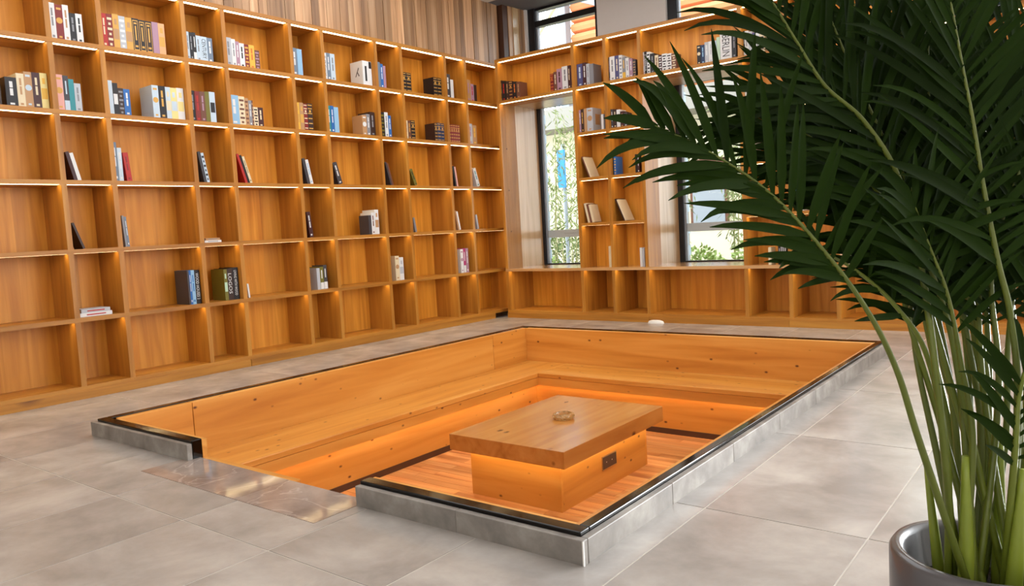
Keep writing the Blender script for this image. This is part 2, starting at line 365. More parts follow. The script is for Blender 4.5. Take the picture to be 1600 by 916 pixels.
for c in range(len(RC) - 1):
    x0, x1 = RC[c] + STL, RC[c+1] - STL; win = c in WINB
    rows = (0, 5) if win else range(6)
    if not win:
        for k in (2, 3, 4): boxo('shelf', x0, x1, -0.002, DR, zl(k) - SH, zl(k) + SH, M['shelf_x'], br)
    for k in range(6):
        if win and k in (1, 2, 3, 4):
            if k == 1: boxo('led_strip', x0 + 0.006, x1 - 0.006, 0.016, 0.056, zl(1) - SH - 0.0004, zl(1) - SH, M['led'], br)
            continue
        za, zb_ = zl(k+1) + SH, zl(k) - SH; d = DB if k == 5 else DR; nb = 4 if win else 2
        for j in range(nb):
            boxo('back_board', x0 + (x1-x0)*j/nb, x0 + (x1-x0)*(j+1)/nb, d - 0.004 - 0.001 * (j % 2), d + 0.015, za, zb_, M['back'], br)
        boxo('led_strip', x0 + 0.006, x1 - 0.006, 0.016, 0.056, zb_ - 0.0004, zb_, M['led'], br)
    if win:
        jl = boxo('jamb_panel', x0 - 2 * STL + 0.002, x0, 0.02 if c == 0 else DR, 0.76, zl(5) + SH, zl(1) - SH, M['jamb'], br)
        boxo('jamb_panel', x1, x1 + 2 * STL - 0.002, DR, 0.76, zl(5) + SH, zl(1) - SH, M['jamb'], br)
        boxo('head_panel', x0, x1, DR, 0.76, zl(1) - SH, zl(1) + SH, M['jamb'], br)
        if c == 0:
            for zz in (1.05, 1.55, 2.05):
                m = MB().tube([(x0 - 0.001, 0.10, zz), (x0 + 0.003, 0.10, zz)], 0.007, 10); obj('peg_cap', m, M['frame'], jl)
pl = MB(); pl.lathe([(0.0, 0.035), (0.05, 0.033), (0.085, 0.022), (0.095, 0.0)], 24)
pl.v = [(2.16 + q[0], -0.05 + q[1] * 0.35, q[2]) for q in pl.v]
obj('cable_cover', pl, M['white_pl'], smooth=True, label='small white plastic cable cover on the floor against the window-wall plinth', cat='cable cover')

# ------------------------------------------------------------------ seating pit
PF = -0.66
pf = empty('floor', (3.2, -3.3, PF), kind='structure')
obj('subfloor', MB().box(1.3, 4.66, PY0, PY1, PF - 0.10, PF - 0.012), M['toe'], pf)
for q in ((1.0, PX0, PY0 - 0.3, PY1 + 0.3), (PX1, PX1 + 0.25, PY0 - 0.3, PY1 + 0.3), (PX0, PX1, PY0 - 0.3, PY0), (PX0, PX1, PY1, PY1 + 0.3)):
    obj('foundation', MB().box(q[0], q[1], q[2], q[3], PF - 0.1, -0.121), M['kerb'], pf)
y = -5.33; k = 0; rnd = random.Random(5)
while y < -1.62:
    cuts = sorted([1.70, 4.60] + [1.9 + rnd.random() * 0.7, 2.9 + rnd.random() * 1.2])
    for a, b in zip(cuts[:-1], cuts[1:]):
        boxo('floor_plank', a, b - 0.002, y, y + 0.078, PF - 0.014, PF, M['plank'], pf)
    y += 0.0805
GX0, GX1 = 2.307, 3.582
kb = empty('pit_kerb', (2.95, -3.3, 0), 'grey stone kerb with glossy black inner edging around the sunken seating pit', 'kerb')
KZ, TZ = 0.082, 0.096
def split(a, b, n): return [(a + (b-a)*i/n, a + (b-a)*(i+1)/n) for i in range(n)]
SW = 0.028
for a, b in ((PX0, GX0),): boxo('kerb_stone', a, b, PY0, PY0 + SW, -0.1, KZ, M['kerb'], kb, bevel=0.003)
for a, b in split(GX1, PX1, 2): boxo('kerb_stone', a, b - 0.001, PY0, PY0 + SW, -0.1, KZ, M['kerb'], kb, bevel=0.003)
for a, b in split(PY0 + SW, PY1, 7): boxo('kerb_stone', PX1 - SW, PX1, a, b - 0.001, -0.1, KZ, M['kerb'], kb, bevel=0.003)
for a, b in split(PY0 + SW, PY1, 7): boxo('kerb_stone', PX0, PX0 + SW, a, b - 0.001, -0.1, 0.02, M['kerb'], kb)
for a, b in split(PX0 + SW, PX1 - SW, 6): boxo('kerb_stone', a, b - 0.001, PY1 - SW, PY1, -0.1, 0.02, M['kerb'], kb)
boxo('corner_grout', PX1 - 0.004, PX1 + 0.001, PY0 - 0.001, PY0 + 0.004, 0, KZ - 0.002, M['white_pl'], kb)
TI = 0.055                                                   # width of the black edging
def trim(x0, x1, y0, y1, z0=-0.05):
    boxo('black_edging', x0, x1, y0, y1, z0, TZ, M['black'], kb, bevel=0.004)
trim(PX0 + SW, GX0, PY0 + SW, PY0 + SW + TI); trim(GX1, PX1 - SW, PY0 + SW, PY0 + SW + TI)
trim(PX1 - SW - 0.04, PX1 - SW, PY0 + SW + TI, PY1 - SW); trim(PX0 + SW, PX0 + SW + TI, PY0 + SW + TI, PY1 - SW)
trim(PX0 + SW + TI, PX1 - SW - 0.04, PY1 - SW - TI, PY1 - SW)
XI0, XI1, YI0, YI1 = 1.38, 4.575, -5.30, -1.32               # inside faces of the pit
boxo('lining_board', XI1, PX1 - SW - 0.04, YI0 - 0.03, PY1 - SW - TI, PF, 0.088, M['pine_y'], kb)
boxo('lining_board', XI0 - 0.02, GX0, PY0 + SW + TI, YI0, PF, 0.09, M['pine_x'], kb)
boxo('lining_board', GX0, 3.075, PY0 + 0.07, YI0, PF, -0.004, M['pine_x'], kb)
boxo('lining_board', GX1, XI1, PY0 + SW + TI, YI0, PF, 0.088, M['pine_x'], kb)
stp = boxo('step', 3.08, 3.578, PY0 + 0.07, -5.02, PF, -0.34, M['pine_x'], kb)
bn = empty('corner_bench', (1.6, -1.6, PF), 'knotty pine corner bench with tall back panels and glow under its seat', 'bench')
BT, BX, BY = -0.232, 1.884, -1.835
for a, b in ((YI0, -4.851), (-4.849, -1.834), (-1.832, YI1 + 0.03)):
    boxo('back_panel', PX0 + SW + TI, XI0, a, b - 0.002, PF, 0.09, M['pine_y'], bn, bevel=0.002)
boxo('back_panel', XI0, XI1 + 0.03, YI1, PY1 - SW - TI, PF, 0.09, M['pine_x'], bn, bevel=0.002)
boxo('seat_board', XI0, BX, YI0, YI1, BT - 0.04, BT, M['pine_y'], bn, bevel=0.005)
boxo('seat_board', BX, XI1, BY, YI1, BT - 0.04, BT, M['pine_x'], bn, bevel=0.005)
boxo('fascia', BX - 0.03, BX, YI0, BY + 0.03, BT - 0.112, BT - 0.0405, M['pine_y'], bn)
boxo('fascia', BX, XI1, BY, BY + 0.03, BT - 0.112, BT - 0.0405, M['pine_x'], bn)
boxo('riser', BX - 0.11, BX - 0.08, YI0, BY + 0.11, PF, BT - 0.04, M['pine_y'], bn)
boxo('riser', BX - 0.08, XI1, BY + 0.08, BY + 0.11, PF, BT - 0.04, M['pine_x'], bn)
boxo('toe_strip', BX - 0.08, BX - 0.072, YI0, BY + 0.072, PF, PF + 0.045, M['toe'], bn)
boxo('toe_strip', BX - 0.08, XI1, BY + 0.072, BY + 0.08, PF, PF + 0.045, M['toe'], bn)
boxo('led_strip', BX - 0.046, BX - 0.034, YI0 + 0.02, BY + 0.03, BT - 0.052, BT - 0.041, M['led_pit'], bn)
boxo('led_strip', BX - 0.03, XI1 - 0.02, BY + 0.034, BY + 0.046, BT - 0.052, BT - 0.041, M['led_pit'], bn)
# table
tb = empty('low_table', (2.99, -3.1, PF), 'low knotty pine block table with a floating thick top in the pit', 'table')
TT = -0.24
bev = 0.003
boxo('tabletop', 2.545, 3.452, -3.746, -2.484, TT - 0.107, TT, M['table'], tb, bevel=bev)
boxo('base_core', 2.65, 3.328, -3.62, -2.57, PF, TT - 0.127, M['toe'], tb)
boxo('base_panel', 2.63, 2.65, -3.62, -2.57, PF, TT - 0.125, M['pine_y'], tb); boxo('base_panel', 3.328, 3.348, -3.62, -2.57, PF, TT - 0.125, M['pine_y'], tb)
boxo('base_panel', 2.63, 3.348, -3.64, -3.62, PF, TT - 0.125, M['pine_x'], tb); boxo('base_panel', 2.63, 3.348, -2.57, -2.55, PF, TT - 0.125, M['pine_x'], tb)
boxo('spacer', 2.75, 3.23, -3.5, -2.7, TT - 0.125, TT - 0.107, M['toe'], tb)
for q in ((2.59, 2.602, -3.68, -2.55), (3.392, 3.404, -3.68, -2.55), (2.61, 3.385, -3.702, -3.69), (2.61, 3.385, -2.53, -2.518)):
    boxo('led_strip', q[0], q[1], q[2], q[3], TT - 0.113, TT - 0.107, M['led_pit'], tb)
sp = obj('socket_plate', MB().box(3.348, 3.353, -3.165, -2.982, -0.535, -0.443), M['brassrim'], tb)
boxo('plate_face', 3.353, 3.3555, -3.158, -2.989, -0.528, -0.450, M['steel'], sp)
sm = MB()
for yy in (-3.12, -3.05): sm.box(3.3555, 3.3565, yy, yy + 0.006, -0.49, -0.484)
obj('indicator', sm, M['white_pl'], sp)
# glass ashtray
def gem(name):
    m, N, L, B = newmat(name)
    B.inputs['Base Color'].default_value = lin('#e8c48a'); B.inputs['Transmission Weight'].default_value = 0.75
    B.inputs['Roughness'].default_value = 0.03; B.inputs['IOR'].default_value = 1.55; return m
ash = MB(); n = 12; prof = [(0.0, 0.0), (0.062, 0.0), (0.078, 0.018), (0.072, 0.036), (0.056, 0.040), (0.050, 0.030), (0.046, 0.012), (0.0, 0.010)]
for i, (r, z) in enumerate(prof):
    for k2 in range(n):
        g = 2 * math.pi * (k2 + (0.5 if i % 2 else 0)) / n
        ash.v.append((3.01 + r * math.cos(g), -3.09 + r * math.sin(g), TT + 0.0005 + z))
for i in range(len(prof) - 1):
    for k2 in range(n):
        a, b = i*n + k2, i*n + (k2+1) % n; c, d = (i+1)*n + k2, (i+1)*n + (k2+1) % n
        if i % 2 == 0: ash.f += [(a, b, c), (b, d, c)]
        else: ash.f += [(a, b, d), (a, d, c)]
obj('ashtray', ash, gem('amber_glass'), label='round faceted amber glass ashtray on the low table', cat='ashtray')

# ------------------------------------------------------------------ outside the windows
gnd = obj('ground', MB().box(-14, 14, 0.99, 22, -0.2, 0.0), plain('garden_ground', '#7d7a6a', 0.9, noise=0.2, nscale=3), kind='structure')
SID = plain('orange_siding', '#d98a58', 0.6, vary=0.08); GREY = plain('grey_steel', '#8d949c', 0.5); CREAM = plain('cream_render', '#d9cfb4', 0.8)
ROOFG = plain('grey_roof', '#8b877f', 0.7); BROWN = plain('brown_brick', '#6d4736', 0.8, noise=0.2, nscale=12); BLUE = plain('blue_banner', '#1f86d8', 0.5)
hs_ = empty('neighbour_house', (-3, 6.5, 0), 'cream neighbouring house with grey roof edge and orange log siding above', 'building')
obj('wall', MB().box(-7.5, 3.5, 6.5, 9.5, 0, 3.05), CREAM, hs_)
obj('roof_edge', MB().box(-7.8, 3.8, 5.7, 9.5, 3.05, 3.45), ROOFG, hs_)
for k in range(14):
    z = 3.6 + 0.21 * k; m = MB()
    m.prism([(6.6, z), (6.50, z + 0.03), (6.46, z + 0.105), (6.50, z + 0.18), (6.6, z + 0.205)], 'x', -2.93, 3.2); obj('siding_log', m, SID, hs_)
obj('upper_wall', MB().box(-2.93, 3.2, 6.6, 9.4, 3.45, 6.6), CREAM, hs_)
obj('corner_post', MB().box(-3.14, -2.95, 6.3, 6.5, 3.45, 6.6), GREY, hs_)
m = MB(); m.prism([(-3.0, 5.9), (-2.5, 5.55), (-0.6, 4.75), (-0.6, 4.95), (-2.5, 5.75), (-3.0, 6.1)], 'y', 6.1, 6.25); obj('brace_beam', m, GREY, hs_)
m = MB(); m.prism([(-4.9, 4.2), (-4.75, 4.2), (-3.15, 5.9), (-3.3, 5.9)], 'y', 6.5, 6.6); m.box(-5.2, -3.2, 6.5, 6.6, 4.55, 4.67); obj('truss', m, CREAM, hs_)
for a, b in ((-0.4, 0.35), (0.6, 1.3)):
    q = obj('window', MB().box(a, b, 6.46, 6.5, 0.9, 2.2), BROWN, hs_); obj('pane', MB().box(a + 0.06, b - 0.06, 6.44, 6.46, 1.0, 2.1), GREY, q)
bp_ = empty('garden_banner', (-1.02, 3.1, 0), 'tall blue banner on a grey post behind the bamboo', 'banner')
obj('post', MB().tube([(-1.02, 3.1, 0), (-1.02, 3.1, 2.4)], 0.03, 8), GREY, bp_); obj('banner', MB().box(-1.10, -0.96, 3.03, 3.06, 1.70, 2.30), BLUE, bp_)
pil = empty('brick_pier', (-0.25, 1.5, 0), 'pale grey brick pier just outside the corner window', 'pier')
PIER = plain('pale_brick', '#9fb0bb', 0.8, vary=0.12)
def pier(x0, x1, y0, y1, par):
    obj('mortar', MB().box(x0 + 0.01, x1 - 0.01, y0 + 0.01, y1, 0, 3.4), ROOFG, par)
    for k in range(26): boxo('brick', x0 + (0.008 if k % 2 else 0), x1 - (0.0 if k % 2 else 0.012), y0, y1, 0.13 * k, 0.13 * k + 0.118, PIER, par)
pier(-0.45, -0.10, 1.25, 1.33, pil)
pil2 = empty('brick_pier', (1.85, 1.5, 0), 'pale grey brick pier outside the second window bay', 'pier')
pier(1.55, 1.95, 1.25, 1.33, pil2)
LF = [plain('bamboo_leaf', '#76854a', 0.6, vary=0.2), plain('shrub_leaf_light', '#8fa55a', 0.6, vary=0.2), plain('shrub_leaf_dark', '#3c5226', 0.6, vary=0.2), plain('dry_grass', '#a89a6c', 0.7)]
STK = plain('bamboo_stalk', '#8d8a55', 0.6)
def leafquad(m, p, d, ln, wd, nrm):
    s_ = d.cross(nrm)
    if s_.length < 1e-4: return
    s_.normalize(); a = p + d * ln * 0.45
    m.add([p, a + s_ * wd, p + d * ln, a - s_ * wd], [(0, 1, 2, 3)])
def rv(r): return Vector((r.gauss(0, 1), r.gauss(0, 1), r.gauss(0, 1))).normalized()
def bamboo(x, y, h, seed, label):
    r = random.Random(seed); t = empty('bamboo_plant', (x, y, 0), label, 'bamboo', 'bamboo outside the windows')
    fol = MB()
    for k in range(3):
        bx, by = x + r.uniform(-.15, .15), y + r.uniform(-.12, .12); lx = r.uniform(-.25, .25); hh = h * r.uniform(.8, 1.1)
        pts = [(bx + lx * (i / 6) ** 2, by, hh * i / 6) for i in range(7)]
        obj('stalk', MB().tube(pts, [0.011 - 0.0013 * i for i in range(7)], 6), STK, t)
        for j in range(150):
            u = r.uniform(.28, 1); p = Vector((bx + lx * u * u, by, hh * u)) + rv(r) * r.uniform(.02, .22)
            d = Vector((r.gauss(0, .7), r.gauss(0, .7), -.6)).normalized(); leafquad(fol, p, d, r.uniform(.09, .16), .011, rv(r))
    obj('foliage', fol, LF[0], t, kind='stuff')
for q in ((-0.95, 2.62, 2.7, 11, 'tall bamboo clump with the blue banner behind it'), (-0.5, 2.62, 2.9, 12, 'tall bamboo clump next to the corner window shrubs'), (-1.35, 3.6, 2.8, 13, 'bamboo clump farther back beyond the blue banner'),
          (1.05, 2.7, 2.6, 14, 'bamboo clump outside the second window bay beside the grass'), (1.7, 3.2, 2.7, 15, 'bamboo clump behind the light green shrub'), (3.1, 2.6, 2.6, 16, 'bamboo clump outside the window bay behind the palm'), (4.2, 3.0, 2.8, 17, 'bamboo clump outside the far window bay')): bamboo(*q)
def shrub(x, y, rx, h, mat, seed, label):
    r = random.Random(seed); t = empty('shrub', (x, y, 0), label, 'shrub', 'shrubs outside the windows'); fol = MB(); stm = MB()
    for k in range(9):
        a = r.uniform(0, 6.28); e = Vector((x + rx * .6 * math.cos(a), y + rx * .6 * math.sin(a), h * r.uniform(.6, .9))); stm.tube([(x, y, 0), ((x + e.x)/2, (y + e.y)/2, e.z * .6), e], [.012, .008, .004], 5)
    for k in range(750):
        d = rv(r); u = r.uniform(.5, 1) ; p = Vector((x + d.x * rx * u, y + d.y * rx * u, h * .55 + d.z * h * .45 * u)); leafquad(fol, p, (d + rv(r) * .8).normalized(), r.uniform(.05, .09), .02, rv(r))
    obj('stem', stm, STK, t); obj('foliage', fol, mat, t, kind='stuff')
for q in ((-0.7, 1.82, .30, .78, LF[1], 21, 'low light green shrub below the bamboo at the corner window'), (-2.1, 4.8, .45, .95, LF[2], 22, 'dark green rounded shrub behind the low light green shrub'), (1.75, 2.0, .34, .72, LF[1], 23, 'light green shrub outside the second window bay'),
          (2.3, 2.75, .4, .8, LF[1], 24, 'wide light green shrub right of the second window pier'), (1.0, 2.05, .26, .55, LF[3], 25, 'dry straw coloured grassy shrub by the second window'), (3.7, 2.3, .45, .8, LF[2], 26, 'dark green shrub outside the third window bay')): shrub(*q)

# ------------------------------------------------------------------ books
PAL = {'white': '#dcdfe0', 'grey': '#84868c', 'silver': '#b4bac2', 'dark grey': '#3d3c42', 'black': '#17151a', 'tan': '#b58c62', 'brown': '#6e4433', 'dark brown': '#33201a', 'cream': '#ddcfae',
       'red': '#b0231e', 'dark red': '#7d211c', 'dark maroon': '#3f1b20', 'gold': '#d0a04a', 'yellow': '#e0b040', 'pale yellow': '#e6d68e', 'orange': '#d0702a', 'peach': '#e0a878', 'pink': '#dca49a', 'mauve': '#a98498',
       'magenta': '#a82868', 'indigo': '#484a78', 'navy': '#20345a', 'blue': '#2466b0', 'sky blue': '#8db9da', 'pale blue': '#bccfde', 'blue grey': '#6d7f93', 'teal': '#2a8a94', 'olive': '#6f6a24', 'green': '#5f9a48', 'pale green': '#b4d2b8'}
BM = {}
def bmat(c):
    if c not in BM: BM[c] = plain('book_' + c.replace(' ', '_'), PAL[c], 0.45)
    return BM[c]
ORD = ['first', 'second', 'third', 'fourth', 'fifth', 'sixth', 'seventh', 'eighth', 'ninth', 'tenth', 'eleventh', 'twelfth', 'thirteenth', 'fourteenth', 'fifteenth', 'sixteenth', 'seventeenth', 'eighteenth', 'nineteenth']
NUM = ['zero', 'one', 'two', 'three', 'four', 'five', 'six', 'seven', 'eight', 'nine', 'ten', 'eleven', 'twelve', 'thirteen']
ROW = {1: 'top', 2: 'second', 3: 'third', 4: 'fourth', 5: 'fifth'}
def text_mb(s, length, maxh):
    cu = bpy.data.curves.new('t', 'FONT'); cu.body = s; cu.size = 1.0; cu.extrude = 0.0; cu.resolution_u = 2
    o = bpy.data.objects.new('t', cu); COL.objects.link(o); bpy.context.view_layer.update()
    me = bpy.data.meshes.new_from_object(o.evaluated_get(bpy.context.evaluated_depsgraph_get()))
    vs = [v.co.copy() for v in me.vertices]; fs = [tuple(p.vertices) for p in me.polygons]
    bpy.data.objects.remove(o); bpy.data.curves.remove(cu); bpy.data.meshes.remove(me)
    x0 = min(v.x for v in vs); x1 = max(v.x for v in vs); y0 = min(v.y for v in vs); y1 = max(v.y for v in vs)
    sx = length / (x1 - x0); sy = maxh / (y1 - y0)
    sx = min(sx, sy * 1.25); sy = min(sy, sx * 1.6)
    return [((v.x - (x0+x1)/2) * sx, (v.y - (y0+y1)/2) * sy) for v in vs], fs
def book(rec):
    wall, k, bay, n, u0, u1, h, col, sty, acc, txt, lean = rec
    flat = bool(txt) and txt.startswith('FLAT'); back = 0.0
    if txt == 'BACK': back = 0.10
    z = zl(k) + SH + 0.0005; t = u1 - u0
    if flat: z += int(txt[4:]) * h
    lab = ('leaning ' if lean else '') + ('flat ' if flat else '') + col + ' book'
    a1 = acc.split()[-1]
    ST = {'t': ' with %s title', 'e': ' with %s emblem', 'o': ' with %s ornament', 'b': ' with %s band', 'g': ' with %s bands', 'f': ' with %s frame', 'h': ' with %s base', 'w': ' with %s label', 'x': ' with %s lettering'}
    if sty in ST and not lean: lab += ST[sty] % a1
    cnt = BAYS[(wall, k, bay)]
    if wall == 'L': place = 'bay %s from corner, plank-wall bookcase' % NUM[13 - bay]
    else: place = 'bay %s from corner, window-wall bookcase' % NUM[bay + 1]
    lab += (', %s of %s row, ' % (ORD[n], ROW[k])) + place
    root = bpy.data.objects.new('book', None); COL.objects.link(root); root.empty_display_size = 0.05
    root.location = (-0.05 - back, u0, z) if wall == 'L' else (u0, 0.05 + back, z)
    root.rotation_euler = (0, -lean, R90 if wall == 'L' else 0)
    WLOC[root.name] = Vector(root.location)
    tag(root, lab, 'book', 'books on the plank-wall bookcase' if wall == 'L' else 'books on the window-wall bookcase')
    d = max(0.10, min(0.20, 0.74 * (h if not flat else 0.2))); c = min(0.003, t * 0.15)
    m = MB(); pg = MB()
    if flat:
        c = 0.003
        m.box(0, t, 0, d, 0, c).box(0, t, 0, d, h - c, h).box(0, t, 0, c, c, h - c); pg.box(0.003, t - 0.003, c, d - 0.003, c, h - c)
    else:
        m.box(0, c, 0, d, 0, h).box(t - c, t, 0, d, 0, h).box(c, t - c, 0, c, 0, h)
        pg.box(c, t - c, c, d - 0.003, 0.003, h - 0.004)
    obj('cover', m, bmat(col), root, local=True); obj('pages', pg, M['paper'], root, local=True)
    pr = MB(); e = 0.0006
    def bar(x0, x1, z0, z1): pr.box(t * x0, t * x1, -e, 0.0002, h * z0, h * z1)
    if flat: pr.box(t * 0.2, t * 0.8, -e, 0.0002, h * 0.35, h * 0.65)
    elif sty == 't':
        bar(.36, .64, .38, .62)
        bar(.36, .64, .65, .86); bar(.3, .7, .07, .13)
    elif sty == 'e':
        cx, cz, rr = t / 2, h * .56, t * .42
        pr.add([(cx + rr * math.cos(i * math.pi / 8), -e, cz + rr * math.sin(i * math.pi / 8)) for i in range(16)], [tuple(range(16))]); bar(.2, .8, .86, .92); bar(.3, .7, .08, .13)
    elif sty == 'o':
        for i in range(6): bar(.12 if i % 2 else .3, .88 if i % 2 else .7, .08 + .15 * i, .15 + .15 * i)
    elif sty == 'b': bar(.08, .92, .28, .58); bar(.3, .7, .7, .86)
    elif sty == 'g':
        for zz in (.08, .26, .44, .62, .80, .92): bar(.1, .9, zz, zz + .035)
        bar(.3, .7, .68, .76)
    elif sty == 'f':
        bar(.1, .17, .06, .94); bar(.83, .9, .06, .94); bar(.1, .9, .92, .95); bar(.1, .9, .05, .08); bar(.4, .6, .35, .78); bar(.3, .7, .14, .2); bar(.3, .7, .83, .88)
    elif sty == 'h': bar(.02, .98, 0.01, .3); bar(.36, .62, .48, .85)
    elif sty == 'w': bar(.12, .88, .34, .66)
    elif sty == 'x':
        vs, fs = text_mb(txt, h * .78, t * .62)
        # spine lettering reads downwards: text x -> -z, text y -> x
        pr.add([(t / 2 + q[1], -e, h * .52 - q[0]) for q in vs], fs)
    if sty == 'm':
        ck = MB(); e2 = -e
        ck.prism([(d * .38, h * .40), (d * .44, h * .40), (d * .70, h * .72), (d * .66, h * .76)][::-1], 'x', e2, 0.0002)
        ck.prism([(d * .55, h * .57), (d * .60, h * .57), (d * .72, h * .42), (d * .66, h * .40)][::-1], 'x', e2, 0.0002)
        ck.v = [(q[0], d - q[1], q[2]) for q in ck.v]
        obj('cover_mark', ck, bmat('black'), root, local=True, kind='stuff'); bar(.25, .45, .2, .8); bar(.7, .98, .72, .99)
    if pr.v: obj('spine_print', pr, bmat(acc), root, local=True, kind='stuff')
    if wall == 'R' and sty == 'e' and col == 'silver':
        obj('cover_picture', MB().box(t - .0002, t + e, d * .3, d * .8, h * .3, h * .75), bmat('tan'), root, local=True)
    return root
